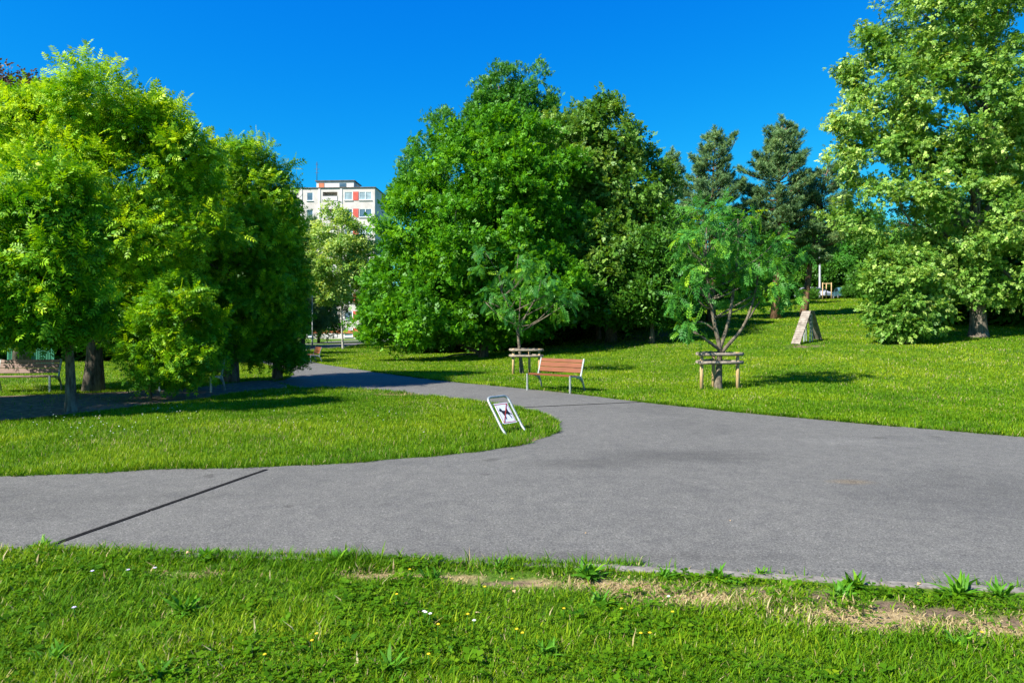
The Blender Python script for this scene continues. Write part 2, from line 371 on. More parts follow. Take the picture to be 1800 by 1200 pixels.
def grass_mat():
    m, nt, N, L, out = new_mat('grass_blade')
    a = N.new('ShaderNodeAttribute'); a.attribute_name = 'tint'
    d = N.new('ShaderNodeAttribute'); d.attribute_name = 'dry'
    r = ramp(N, [(0.0, (0.03, 0.11, 0.003)), (0.45, (0.085, 0.21, 0.004)), (0.8, (0.18, 0.30, 0.006)), (1.0, (0.30, 0.38, 0.012))]); L.new(a.outputs['Fac'], r.inputs[0])
    r2 = ramp(N, [(0.0, (0.20, 0.14, 0.05)), (0.6, (0.46, 0.36, 0.17)), (1.0, (0.62, 0.53, 0.30))]); L.new(a.outputs['Fac'], r2.inputs[0])
    k = N.new('ShaderNodeMix'); k.data_type = 'RGBA'; L.new(d.outputs['Fac'], k.inputs[0]); L.new(r.outputs[0], k.inputs[6]); L.new(r2.outputs[0], k.inputs[7])
    p = N.new('ShaderNodeBsdfPrincipled'); p.inputs['Roughness'].default_value = 0.55; p.inputs['Specular IOR Level'].default_value = 0.1
    L.new(k.outputs[2], p.inputs['Base Color'])
    t = N.new('ShaderNodeBsdfTranslucent'); L.new(k.outputs[2], t.inputs['Color'])
    mx = N.new('ShaderNodeMixShader'); mx.inputs[0].default_value = 0.42
    L.new(p.outputs[0], mx.inputs[1]); L.new(t.outputs[0], mx.inputs[2]); L.new(mx.outputs[0], out.inputs[0])
    return m
M_grass = grass_mat()

# ------------------------------------------------------------------ ground sheet and paths
def dense(P, step=0.25, jit=0.03, closed=True, maxd=40):
    P = np.array(P, float); outp = []
    n = len(P)
    for i in range(n if closed else n - 1):
        a = P[i]; b = P[(i + 1) % n]; L = np.linalg.norm(b - a)
        st = step * max(1.0, (np.linalg.norm((a + b) / 2)) / 10)
        k = max(1, int(L / st))
        for j in range(k): outp.append(a + (b - a) * j / k)
    outp = np.array(outp)
    if jit > 0:
        outp[:, 0] += (fbm(outp[:, 0] * 2.3 + 50, outp[:, 1] * 2.3) - 0.5) * jit * 2.4
        outp[:, 1] += (fbm(outp[:, 0] * 2.3 + 11, outp[:, 1] * 2.3 + 70) - 0.5) * jit * 2.4
    return outp
def smooth_curve(P, it=2):
    P = np.array(P, float)
    for _ in range(it):
        Q = [P[0]]
        for i in range(len(P) - 1):
            Q += [0.75 * P[i] + 0.25 * P[i + 1], 0.25 * P[i] + 0.75 * P[i + 1]]
        Q.append(P[-1]); P = np.array(Q)
    return P
G_ = lambda L: [hit(a, b)[:2] for a, b in L]
near_edge = G_([(-900, 962), (-400, 966), (0, 969), (100, 970), (300, 973), (600, 980), (850, 986), (1200, 1001), (1500, 1021), (1800, 1036), (2300, 1062), (3000, 1100)])
tongue = G_([(-900, 868), (-400, 852), (0, 838), (200, 830), (300, 825), (460, 822), (600, 815), (750, 804), (850, 793), (920, 781), (965, 769), (983, 756), (984, 744), (965, 732), (930, 722), (860, 708), (770, 699), (700, 689), (600, 683), (520, 683)])
far_edge = G_([(2900, 885), (2300, 812), (1800, 768), (1500, 743), (1300, 725), (1120, 706), (1000, 691), (900, 681), (800, 672), (740, 665), (680, 657), (620, 648), (550, 637), (528, 628), (530, 618), (560, 613), (600, 611), (640, 604), (680, 600)])
back_edge = G_([(700, 595.5), (640, 597), (560, 601), (520, 606), (470, 612), (440, 620), (440, 632), (470, 642), (505, 652), (515, 660), (500, 667), (480, 672)])
tip = smooth_curve(tongue)[::-1]
path_poly = np.vstack([smooth_curve(near_edge), smooth_curve(far_edge), smooth_curve(back_edge), tip])
path_poly = dense(path_poly, 0.16, 0.055)
# the trodden strip with benches under the left-hand trees
strip_poly = dense(G_([(-300, 748), (0, 742), (150, 727), (330, 706), (430, 690), (505, 683), (500, 669), (440, 671), (340, 683), (200, 691), (60, 696), (-300, 712)]), 0.3, 0.08)

def axis(lo, hi, a, b, fine, g=1.13):
    v = list(np.arange(a, b + 1e-6, fine)); s = fine; x = b
    while x < hi: s *= g; x += s; v.append(x)
    s = fine; x = a
    while x > lo: s *= g; x -= s; v.insert(0, x)
    return np.array(v)
gx = axis(-900, 900, -8, 12, 0.12); gy = axis(-120, 1500, 2.0, 14, 0.12)
X, Y = np.meshgrid(gx, gy); xf, yf = X.ravel(), Y.ravel()
Zt = terrain(xf, yf)
near = (yf > 1) & (yf < 60) & (np.abs(xf) < 40)
inp = np.zeros(len(xf), bool); inp[near] = in_poly(path_poly, xf[near], yf[near])
ed = np.full(len(xf), 99.0); ed[near] = edge_dist(path_poly, xf[near], yf[near])
Zt = Zt + (fbm(xf * 0.9, yf * 0.9) - 0.5) * 0.05 * sstep(0.1, 1.2, ed) * (~inp)
Zt = Zt - 0.05 * inp * sstep(0.0, 0.4, ed)
# bare and dry patches
def blob(x, y, c, rx, ry, rot=0.0):
    dx = x - c[0]; dy = y - c[1]; ca, sa = math.cos(rot), math.sin(rot)
    u = (dx * ca + dy * sa) / rx; v = (-dx * sa + dy * ca) / ry
    return np.clip(1.25 - np.sqrt(u * u + v * v), 0, 1)
dry_spots = [((1000, 1026), 0.6, 0.15), ((1240, 1054), 0.60, 0.20), ((1520, 1085), 0.60, 0.22), ((1760, 1100), 0.5, 0.2), ((680, 1013), 0.36, 0.08), ((340, 1010), 0.3, 0.05),
             ((820, 1019), 0.36, 0.10), ((1130, 1036), 0.4, 0.15), ((930, 712), 1.0, 0.25), ((720, 695), 1.1, 0.3)]
soil_spots = [((1450, 1050), 0.26, 0.13), ((1560, 1062), 0.16, 0.10), ((1660, 1078), 0.26, 0.12), ((1790, 1090), 0.25, 0.12), ((945, 772), 0.6, 0.42), ((1420, 610), 1.4, 0.8), ((1570, 606), 1.2, 0.8), ((975, 688), 0.9, 0.3), ((1262, 684), 0.5, 0.4), ((880, 1024), 0.3, 0.07), ((1330, 1036), 0.4, 0.1)]
def masks(x, y):
    x = np.asarray(x); y = np.asarray(y)
    dr = np.zeros(len(x)); so = np.zeros(len(x))
    for (c, rx, ry) in dry_spots: dr = np.maximum(dr, blob(x, y, hit(*c)[:2], rx, ry, -0.05))
    for (c, rx, ry) in soil_spots: so = np.maximum(so, blob(x, y, hit(*c)[:2], rx, ry, -0.05))
    # under the crowns the sward is thin
    for (c, rx, ry) in [((850, 615), 6.0, 4.0), ((1090, 600), 6.5, 6.0)]: so = np.maximum(so, 0.8 * blob(x, y, hit(*c)[:2], rx, ry))
    n = fbm(x * 3.1, y * 3.1); n2 = fbm(x * 9 + 5, y * 9)
    return np.clip(dr * (0.1 + 1.1 * n + 0.7 * n2), 0, 1), np.clip(so * (0.0 + 1.0 * n + 0.9 * n2), 0, 1)
dr, so = masks(xf, yf)
so = np.maximum(so, inp * 0.9)
nx_, ny_ = len(gx), len(gy)
me = bpy.data.meshes.new('ground')
me.vertices.add(len(xf)); me.vertices.foreach_set('co', np.stack([xf, yf, Zt], 1).astype(np.float32).ravel())
ii = np.arange(nx_ * ny_).reshape(ny_, nx_)
fq = np.stack([ii[:-1, :-1], ii[:-1, 1:], ii[1:, 1:], ii[1:, :-1]], -1).reshape(-1, 4)
me.loops.add(fq.size); me.loops.foreach_set('vertex_index', fq.ravel().astype(np.int32))
me.polygons.add(len(fq)); me.polygons.foreach_set('loop_start', np.arange(0, fq.size, 4, dtype=np.int32))
for k, a in (('dry', dr), ('soil', so)):
    t = me.attributes.new(k, 'FLOAT', 'POINT'); t.data.foreach_set('value', a.astype(np.float32))
me.update(calc_edges=True); me.shade_smooth()
tag(link_mesh('ground', me, M_ground), kind='structure')

def sheet(name, poly, mat, lift):
    bm = bmesh.new()
    vs = [bm.verts.new((p[0], p[1], 0)) for p in poly]
    es = [bm.edges.new((vs[i], vs[(i + 1) % len(vs)])) for i in range(len(vs))]
    bmesh.ops.triangle_fill(bm, edges=es, use_beauty=True, normal=(0, 0, 1))
    x0, y0 = poly.min(0); x1, y1 = poly.max(0)
    for lo, hi, n in ((max(x0, -40), min(x1, 40), (1, 0, 0)), (y0, min(y1, 110), (0, 1, 0))):
        for q in np.arange(math.floor(lo) + 0.5, hi, 1.0):
            g = bm.verts[:] + bm.edges[:] + bm.faces[:]
            bmesh.ops.bisect_plane(bm, geom=g, dist=1e-5, plane_co=(q * n[0], q * n[1], 0), plane_no=n)
    for v in bm.verts: v.co.z = gz(v.co.x, v.co.y) + lift
    bmesh.ops.recalc_face_normals(bm, faces=bm.faces)
    if sum(f.normal.z for f in bm.faces) < 0: bmesh.ops.reverse_faces(bm, faces=bm.faces)
    me = bpy.data.meshes.new(name); bm.to_mesh(me); bm.free(); me.shade_smooth()
    return tag(link_mesh(name, me, mat), kind='structure')
sheet('path', path_poly, M_asph, 0.004)
sheet('trodden_strip', strip_poly, M_earth, 0.03)

# kerb stones along the near edge of the path
kp = smooth_curve(near_edge); kb = MB()
seg = np.r_[0, np.cumsum(np.linalg.norm(np.diff(kp, axis=0), axis=1))]
def along(s): return np.array([np.interp(s, seg, kp[:, 0]), np.interp(s, seg, kp[:, 1])])
s0 = seg[-1] * 0.0
for s in np.arange(0.1, seg[-1] - 1.2, 1.0):
    a = along(s); b = along(s + 0.985)
    if a[0] > 9 or b[0] < -9: continue
    d = (b - a) / np.linalg.norm(b - a); nrm = np.array([d[1], -d[0]])
    off = nrm * 0.03 + rng.normal(0, 0.004, 2)
    kb.beam((*(a + off), 0.012 - 0.1 + rng.normal(0, 0.002)), (*(b + off), 0.012 - 0.1 + rng.normal(0, 0.002)), 0.085, 0.2, 0.008)
tag(kb.build('kerb', M_conc), kind='structure')

def drain(a, b, w, label):
    a = hit(*a); b = hit(*b); n = 40; mb = MB(); root = empty('drain_channel', (a[0], a[1], a[2]))
    d = (b - a)[:2]; L = np.linalg.norm(d); d /= L; s = np.array([-d[1], d[0]])
    pts = [a[:2] + d * L * i / n + s * 0.012 * (vnoise(i * 0.23, 5.5) - 0.5) for i in range(n + 1)]
    for i in range(n):
        p, q = pts[i] - a[:2], pts[i + 1] - a[:2]
        if i == 13: q = q - d * 0.02
        for sg, ww, h in ((0, w, 0.010),):
            mb.beam((*p, gz(*pts[i]) - a[2] + h - 0.02), (*q, gz(*pts[i + 1]) - a[2] + h - 0.02), ww * (0.9 + 0.2 * vnoise(i * 0.4, 1)), 0.04)
    mb.build('rubber_strip', M_rubber, root)
    tag(root, label, 'drain channel')
drain((96, 957), (468, 826), 0.046, 'black rubber drain strip running diagonally across the near path on the left')
drain((905, 717), (1125, 707), 0.05, 'thin dark drain strip across the path between the tilted sign and the red bench')

# ------------------------------------------------------------------ grass
def frames(axis_, nrm):
    y = axis_ / np.linalg.norm(axis_, axis=1, keepdims=True)
    x = np.cross(y, nrm); l = np.linalg.norm(x, axis=1, keepdims=True); x = np.where(l > 1e-4, x / np.maximum(l, 1e-4), [[1, 0, 0]])
    z = np.cross(x, y)
    return np.stack([x, y, z], 1)          # rows: local axes
def place(T, pos, fr, sx, sy=None):
    """T (k,4,3) template, pos (n,3), fr (n,3,3) -> (n*k,4,3)"""
    sy = sx if sy is None else sy
    S = np.stack([sx, sy, sy], 1)
    out = np.einsum('kvc,nc,ncd->nkvd', T, S, fr, optimize=True) + pos[:, None, None, :]
    return out.reshape(-1, 4, 3)

def unit(v): return v / np.maximum(np.linalg.norm(v, axis=-1, keepdims=True), 1e-6)
# blade: x width, y up, z forward bend
B2 = np.array([[[-.5, 0, 0], [.5, 0, 0], [.42, .55, .10], [-.42, .55, .10]], [[-.42, .55, .10], [.42, .55, .10], [.06, 1, .42], [-.06, 1, .42]]])
B1 = np.array([[[-.5, 0, 0], [.5, 0, 0], [.12, 1, .22], [-.12, 1, .22]]])
def lawn_ok(x, y, tilt=0.0):
    keep = ~in_poly(path_poly, x, y)
    keep &= ~(in_poly(strip_poly, x, y) & (rng.random(len(x)) > 0.02))
    return keep
def blades(x0, x1, y0, y1, dens0, dref, p, h, w, T, wedge=True, hvar=0.5):
    A = (x1 - x0) * (y1 - y0); n = int(A * dens0)
    x = rng.uniform(x0, x1, n); y = rng.uniform(y0, y1, n)
    if wedge:
        k = (np.abs(x) < 0.80 * y + 0.8); x, y = x[k], y[k]
    d = np.hypot(x, y)
    k = rng.random(len(x)) < np.clip((dref / d) ** p, 0, 1); x, y = x[k], y[k]
    k = lawn_ok(x, y); x, y = x[k], y[k]
    dr, so = masks(x, y)
    clump = fbm(x * 1.7 + 31, y * 1.7 + 8); fine = vnoise(x * 7, y * 7)
    keep = rng.random(len(x)) > np.clip(0.88 * so + 0.30 * dr, 0, 0.95)
    keep &= rng.random(len(x)) < 0.45 + 1.0 * fine
    e0 = edge_dist(path_poly, x, y); keep &= ~((y < 5.5) & (x > 0.5) & (e0 < 0.11) & (rng.random(len(x)) < 0.93))
    x, y, dr, so, clump, fine = [q[keep] for q in (x, y, dr, so, clump, fine)]
    n = len(x); d = np.hypot(x, y)
    ls = (np.maximum(d, dref) / dref) ** 0.62
    hh = h * (0.45 + hvar * 1.3 * clump * fine + 0.5 * rng.random(n)) * (1 - 0.45 * dr) * ls ** 0.35
    ed_ = edge_dist(path_poly, x, y)
    fr_ = (y < 5.5) & (x > 0.7)
    hh *= np.where(fr_, 1 - 0.55 * (ed_ < 0.3), 1 + 0.25 * (ed_ < 0.2))
    ww = w * (0.6 + 0.8 * rng.random(n)) * ls
    az = rng.uniform(0, 2 * np.pi, n); tl = np.abs(rng.normal(0.35, 0.3, n)) + 0.35 * dr
    ax = np.stack([np.cos(az) * np.sin(tl), np.sin(az) * np.sin(tl), np.cos(tl)], 1)
    fwd = np.stack([np.cos(az), np.sin(az), np.zeros(n)], 1)
    nr = fwd - ax * np.sum(fwd * ax, 1, keepdims=True) + rng.normal(0, .25, (n, 3))
    pos = np.stack([x, y, terrain(x, y) + 0.0 + (fbm(x * 0.9, y * 0.9) - 0.5) * 0.05 - 0.006], 1)
    V = place(T, pos, frames(ax, nr), ww, hh)
    tint = np.clip(0.26 + 0.60 * fbm(x * 0.8 + 3, y * 0.8 + 40) + 0.45 * (fbm(x * 0.23 + 13, y * 0.23 + 2) - 0.5) + 0.25 * rng.normal(0, .7, n) + 0.12 * (d > 9), 0, 1)
    dry = (rng.random(n) < np.clip(0.025 + 0.85 * dr + 0.05 * (fbm(x * 0.7, y * 0.7) > 0.6), 0, 1)).astype(float)
    k = len(T)
    return V, np.repeat(tint, k), np.repeat(dry, k)
def grass(name, label, parts):
    V = np.concatenate([p[0] for p in parts]); t = np.concatenate([p[1] for p in parts]); d = np.concatenate([p[2] for p in parts])
    o = quads(name, V, M_grass, None, {'tint': t, 'dry': d})
    tag(o, label, 'grass', kind='stuff'); return o
def edge_blades(y0, y1, per_m, h, w, T):
    P = path_poly; Q = np.roll(P, -1, 0); m = (P[:, 1] > y0) & (P[:, 1] < y1) & (np.abs(P[:, 0]) < 0.8 * P[:, 1] + 1)
    P, Q = P[m], Q[m]; L = np.linalg.norm(Q - P, axis=1); n = (L * per_m).astype(int) + 1
    i = np.repeat(np.arange(len(P)), n); t = rng.random(len(i))[:, None]; p = P[i] * (1 - t) + Q[i] * t
    e = unit(Q[i] - P[i]); inn = np.stack([-e[:, 1], e[:, 0]], 1)
    c = fbm(p[:, 0] * 2.6 + 7, p[:, 1] * 2.6 + 3) * 0.7 + 0.3 * vnoise(p[:, 0] * 8, p[:, 1] * 8)
    k = rng.random(len(p)) < np.clip((c - 0.36) * 3.2, 0.03, 1)
    dr, so = masks(p[:, 0], p[:, 1]); k &= rng.random(len(p)) > 0.85 * so
    k &= ~((p[:, 1] < 5.5) & (p[:, 0] > 0.9) & (rng.random(len(p)) < 0.8))
    p, e, inn, c = p[k], e[k], inn[k], c[k]; n = len(p)
    sg = np.where(in_poly(path_poly, (p + inn * 0.05)[:, 0], (p + inn * 0.05)[:, 1]), 1.0, -1.0)[:, None]
    inn = inn * sg
    p = p + inn * (rng.random(n) * 0.10 * c - 0.03)[:, None]
    tl = rng.uniform(0.2, 1.15, n); d2 = unit(inn + rng.normal(0, 0.7, (n, 2)))
    ax = np.stack([d2[:, 0] * np.sin(tl), d2[:, 1] * np.sin(tl), np.cos(tl)], 1); fw = np.concatenate([d2, np.zeros((n, 1))], 1)
    d = np.hypot(p[:, 0], p[:, 1]); ls = (np.maximum(d, 4) / 4) ** 0.6
    V = place(T, np.column_stack([p, terrain(p[:, 0], p[:, 1]) - 0.004]), frames(ax, fw - ax * np.sum(fw * ax, 1, keepdims=True) + rng.normal(0, .2, (n, 3))), w * ls * rng.uniform(.6, 1.4, n), h * (0.4 + c) * rng.uniform(.5, 1.2, n))
    return V, np.repeat(np.clip(rng.normal(.42, .2, n), 0, 1), len(T)), np.repeat((rng.random(n) < 0.06).astype(float), len(T))
def clover(x0, x1, y0, y1, dens, size):
    n = int((x1 - x0) * (y1 - y0) * dens); x = rng.uniform(x0, x1, n); y = rng.uniform(y0, y1, n)
    k = (np.abs(x) < 0.8 * y + 0.6) & lawn_ok(x, y) & (rng.random(n) < np.clip((fbm(x * 1.5 + 60, y * 1.5 + 9) - 0.42) * 4.5 - 0.25 * (x > 0.4), 0.02, 1))
    dr, so = masks(x, y); k &= rng.random(n) > so + 0.7 * dr
    k &= ~((x > 0.8) & (edge_dist(path_poly, x, y) < 0.13))
    x, y = x[k], y[k]; n = len(x); a = rng.uniform(0, 6.28, n)
    T = np.concatenate([np.stack([np.stack([l[:, 0] * math.cos(q) + l[:, 1] * math.sin(q), -l[:, 0] * math.sin(q) + l[:, 1] * math.cos(q), l[:, 2] + 0.25 * l[:, 1]], 1) for l in rhomb(1, 0.85, 0.15)]) for q in (0, 2.1, 4.2)])
    pos = np.stack([x, y, terrain(x, y) + rng.uniform(0.012, 0.045, n)], 1)
    V = place(T, pos, frames(np.stack([np.cos(a), np.sin(a), rng.normal(0, .2, n)], 1), unit(np.array([0, 0, 1.0]) + rng.normal(0, .3, (n, 3)))), size * rng.uniform(.6, 1.5, n))
    return V, np.repeat(np.clip(rng.normal(.36, .16, n), 0, 1), len(T)), np.zeros(n * len(T))
def rhomb(L=1.0, W=0.5, fold=0.12, y0=0.0):
    return np.array([[[0, y0, 0], [W / 2, y0 + L * 0.45, fold * W], [0, y0 + L, -0.06 * L], [-W / 2, y0 + L * 0.45, fold * W]]])
grass('verge_grass', 'long uneven grass of the near verge with straw patches by the kerb',
      [blades(-5, 5, 2.2, 5.4, 14500, 3.2, 1.1, 0.046, 0.0048, B2, hvar=0.95), blades(-4, 4, 2.2, 4.9, 420, 4, 1, 0.085, 0.0085, B2, hvar=0.9), edge_blades(3.5, 5.6, 420, 0.085, 0.0055, B2), clover(-5, 5, 2.3, 5.0, 2600, 0.014), clover(-5, 5, 2.3, 5.0, 160, 0.032)])
grass('lawn_grass', 'sunlit mown lawn grass beside and beyond the paths',
      [blades(-14, 1.2, 6.2, 19, 5200, 7.5, 1.5, 0.062, 0.008, B1, hvar=0.8),
       blades(-34, -10, 12, 42, 700, 18, 1.5, 0.06, 0.018, B1, hvar=0.7),
       blades(-12, 30, 12, 40, 1300, 17, 1.7, 0.06, 0.017, B1, hvar=0.7),
       blades(1, 10, 9, 14, 1900, 12, 1.2, 0.06, 0.012, B1, hvar=0.7),
       blades(-20, 70, 40, 95, 160, 45, 1.6, 0.075, 0.05, B1, hvar=0.6), edge_blades(5.8, 26, 420, 0.085, 0.0065, B1)])

# ------------------------------------------------------------------ leaf templates
def rhomb(L=1.0, W=0.5, fold=0.12, y0=0.0):
    return np.array([[[0, y0, 0], [W / 2, y0 + L * 0.45, fold * W], [0, y0 + L, -0.06 * L], [-W / 2, y0 + L * 0.45, fold * W]]])
LEAF = rhomb(1, 0.62)
def twig_leaf(n=4, spread=0.9, L=0.55, W=0.34):
    """a short shoot with n leaves"""
    out = []
    r = np.random.default_rng(n)
    for i in range(n):
        t = i / max(1, n - 1); a = (spread if i % 2 else -spread) * (1 - 0.75 * t); y = 0.1 + 0.5 * t
        l = rhomb(L, W)[0]; ca, sa = math.cos(a), math.sin(a)
        q = np.stack([l[:, 0] * ca + l[:, 1] * sa, -l[:, 0] * sa + l[:, 1] * ca + y, l[:, 2] - 0.12 * t], 1)
        q[:, 2] += r.normal(0, .08)
        out.append(q)
    return np.array(out)
def pinnate(n=5, L=0.30, W=0.12, droop=0.35):
    out = []
    for i in range(n):
        t = 0.22 + 0.7 * i / (n - 1)
        for s in (-1, 1):
            a = s * (1.15 - 0.35 * t); ll = L * (1.05 - 0.35 * abs(t - 0.5))
            l = rhomb(ll, W)[0]; ca, sa = math.cos(a), math.sin(a)
            q = np.stack([l[:, 0] * ca + l[:, 1] * sa, -l[:, 0] * sa + l[:, 1] * ca + t, l[:, 2]], 1)
            q[:, 2] -= droop * q[:, 1] ** 2 + 0.10 * np.abs(q[:, 0])
            out.append(q)
    e = rhomb(L, W)[0].copy(); e[:, 1] += 0.94; e[:, 2] -= droop * e[:, 1] ** 2; out.append(e)
    out.append(np.array([[-.012, 0, 0], [.012, 0, 0], [.008, 1, -droop], [-.008, 1, -droop]]))
    return np.array(out)
TW = twig_leaf(4); TW3 = twig_leaf(3, 1.0, 0.6, 0.36); PIN = pinnate(5); PIN4 = pinnate(4, 0.34, 0.13, 0.2)
def needles(n=9):
    out = []; r = np.random.default_rng(3)
    for i in range(n):
        a = 2 * np.pi * i / n + r.uniform(-.3, .3); t = 0.15 + 0.6 * r.random(); el = 0.75
        d = np.array([math.cos(a) * math.sin(el), math.cos(el), math.sin(a) * math.sin(el)]); b = np.array([0, t, 0])
        s = np.array([-math.sin(a), 0, math.cos(a)]) * 0.045
        out.append([b - s, b + s, b + d * 0.6 + s * .3, b + d * 0.6 - s * .3])
    out.append([[-.04, 0, 0], [.04, 0, 0], [.03, 1.05, 0], [-.03, 1.05, 0]])
    return np.array(out)
NEED = needles()

# ------------------------------------------------------------------ trees
def crown_points(ells, nb, br, ns, nl, flatb=0.75, rg=rng, spr=0.22, inner=0.25, wexp=0.66):
    """ells (k,6) centre + radii -> leaf positions, outward dirs, bough centres"""
    E = np.array(ells, float); cen, rad = E[:, :3], E[:, 3:]
    wgt = (rad.prod(1)) ** wexp; wgt /= wgt.sum()
    B = []
    tries = 0
    while len(B) < nb and tries < nb * 40:
        tries += 1
        i = rg.choice(len(E), p=wgt); d = unit(rg.normal(0, 1, 3))
        f = 0.55 + 0.42 * rg.random() ** 0.6
        if rg.random() < inner: f = rg.random() * 0.6
        p = cen[i] + d * rad[i] * f
        q = np.min(np.linalg.norm((p - cen) / rad, axis=1))
        if q < 0.5 and rg.random() > inner: continue
        B.append((p, d, i))
    bc = np.array([b[0] for b in B]); bd = np.array([b[1] for b in B])
    sz = br * (0.6 + 0.8 * rg.random(len(bc)))
    sz = np.minimum(sz, 0.85 * rad.min(1)[[b[2] for b in B]] + 0.12)
    # shoots inside every bough: a dome, thicker at its top and outer side
    n = ns
    sd = unit(rg.normal(0, 1, (len(bc), n, 3)) + bd[:, None, :] * 0.7 + np.array([0, 0, 0.35]))
    rr = (0.35 + 0.75 * rg.random((len(bc), n, 1)) ** 0.7)
    sp = bc[:, None] + sd * rr * sz[:, None, None] * np.array([1, 1, flatb])
    sdir = unit(sd + 0.5 * bd[:, None, :])
    sp = sp.reshape(-1, 3); sdir = sdir.reshape(-1, 3)
    bt = np.repeat(rg.normal(0, 1, len(bc)), n)
    outer = np.clip(rr.reshape(-1), 0, 1.1)
    lp = np.repeat(sp, nl, 0) + rg.normal(0, spr * br, (len(sp) * nl, 3)) * np.array([1, 1, 0.8])
    ld = np.repeat(sdir, nl, 0)
    return lp, ld, np.repeat(bt, nl), np.repeat(outer, nl), bc
def leaves_mesh(name, mat, parent, lp, ld, bt, outer, T, size, up=0.35, droop=0.0, rnd=0.75, nup=0.6, rg=rng, young=0.25, base=0.42):
    n = len(lp)
    ax = unit(ld * 0.6 + rg.normal(0, rnd, (n, 3)) * 0.75 + np.array([0, 0, up - droop]))
    nr = unit(np.array([0, 0, 1.0]) * nup * 0.75 + ld * 0.75 + rg.normal(0, 0.5, (n, 3)))
    s = size * (0.65 + 0.7 * rg.random(n))
    V = place(T, lp, frames(ax, nr), s)
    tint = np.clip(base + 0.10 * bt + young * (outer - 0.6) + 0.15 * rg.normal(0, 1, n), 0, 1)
    k = len(T)
    return quads(name, V, mat, parent, {'tint': np.repeat(tint, k)})
def limb_pts(a, b, sag=0.12, n=5, rg=rng):
    a = np.array(a); b = np.array(b); L = np.linalg.norm(b - a); m = rg.normal(0, 0.06 * L, 3)
    out = []
    for i in range(n + 1):
        t = i / n; p = a + (b - a) * t + m * math.sin(math.pi * t); p[2] += sag * L * math.sin(math.pi * t) * -0.5
        out.append(p)
    return out
def tree(name, label, base, ells, D=None, r0=0.15, trunk=None, nb=90, br=0.8, ns=14, nl=8, T=None, size=0.12, leaf=None, bark=None, twig=None,
         limbs=(), nlimb=22, group=None, cat='tree', flatb=0.75, up=0.35, droop=0.0, young=0.25, tint=0.42, spr=0.22, inner=0.25, seed=None, rdf=1.0, nup=0.6, hlimb=(0.25, 0.9), rnd=0.75, wexp=0.66):
    """base: photo pixel of the foot (or a world xy when D is given); ells: (px, py, rx, ry[, depth offset[, depth radius in m]])"""
    rg = np.random.default_rng(abs(hash_(label)) if seed is None else seed)
    if D is None:
        b = hit(*base); D = b[1]
    else:
        x = (base[0] - CX) / F * D; b = np.array([x, D, gz(x, D)])
    E = []
    for e in ells:
        off = e[4] if len(e) > 4 else 0.0; d = D + off
        c = at(e[0], e[1], d); rx, rz = e[2] / F * d, e[3] / F * d
        ry = e[5] if len(e) > 5 else (rx + rz) / 2 * rdf
        E.append((*(c - b), rx, ry, rz))
    E = np.array(E)
    root = empty(name, tuple(b)); tag(root, label, cat, group)
    # trunk
    top = E[np.argmax(E[:, 2])]
    if trunk is None:
        tz = top[2] + 0.3 * top[5]; mx = E[:, 0].mean() * 0.5; my = E[:, 1].mean() * 0.5
        tp = [np.array([mx * t * t + 0.1 * r0 * rg.normal(), my * t * t, tz * t - (0.1 if t == 0 else 0)]) for t in np.linspace(0, 1, 9)]
    else:
        tp = [at(p[0], p[1], D + (p[2] if len(p) > 2 else 0)) - b for p in trunk]
        tp[0] = np.array([0, 0, -0.1])
        tp = list(smooth_curve(tp, 2))
    nT = len(tp); rad = [r0 * (1 - 0.86 * (i / (nT - 1)) ** 0.85) * (1 + 0.45 * math.exp(-12 * i / nT)) for i in range(nT)]
    mb = MB(); mb.tube(tp, rad, 10)
    tzs = np.array([p[2] for p in tp])
    lp, ld, bt, outer, bc = crown_points(E, nb, br, ns, nl, flatb, rg, spr, inner, wexp)
    for pl in limbs:                            # limbs the photo shows
        pts = smooth_curve([at(p[0], p[1], D + (p[2] if len(p) > 2 else 0)) - b for p in pl[0]], 2)
        mb.tube(pts, list(np.linspace(pl[1], pl[1] * 0.35, len(pts))), 7)
    pick = rg.permutation(len(bc))[:nlimb]
    for i in pick:                              # limbs out to the boughs
        h = np.clip(bc[i][2] - 0.55 * np.hypot(*(bc[i][:2])) - 0.1, tzs[-1] * hlimb[0], tzs[-1] * hlimb[1])
        k = int(np.argmin(np.abs(tzs - h)))
        pts = limb_pts(tp[k], bc[i], 0.1, 5, rg)
        r1 = min(rad[k] * 0.6, r0 * 0.4)
        mb.tube(pts, list(np.linspace(r1, 0.012, len(pts))), 6)
    mb.build('trunk', bark or M_bark, root)
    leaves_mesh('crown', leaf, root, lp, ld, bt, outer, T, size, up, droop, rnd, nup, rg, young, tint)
    return root
def hash_(s):
    h = 5381
    for ch in s: h = (h * 33 + ord(ch)) % 2147483647
    return h

gl = 'leafy trees with feathery leaves left of the path'
LOC = dict(T=PIN4, size=0.24, leaf=M_soph, bark=M_bark, up=0.18, nup=0.75, flatb=0.55, spr=0.17, rnd=0.6, inner=0.15)
tree('locust_tree', 'tallest bright yellow green feathery tree behind the foremost grey trunk on the left', (165, 690),
     [(200, 205, 85, 68, -0.4), (95, 243, 85, 74), (255, 285, 55, 75, -0.2), (120, 350, 130, 100, -0.6), (210, 420, 110, 80, -0.8), (20, 300, 90, 110), (280, 450, 60, 70), (60, 440, 110, 90, -0.3), (190, 520, 120, 45, -0.3), (-60, 380, 100, 150), (318, 300, 40, 70, -0.3), (335, 420, 50, 70, -0.2), (200, 575, 60, 30, 0.3), (60, 570, 70, 30, 0.6), (300, 590, 60, 26, 0.6), (15, 235, 60, 56, -0.3), (145, 222, 60, 50, -0.3), (265, 228, 45, 45, -0.2), (320, 262, 34, 46)],
     r0=0.2, nb=360, br=0.6, ns=15, nl=8, young=0.65, tint=0.60, nlimb=44, group=gl, **LOC)
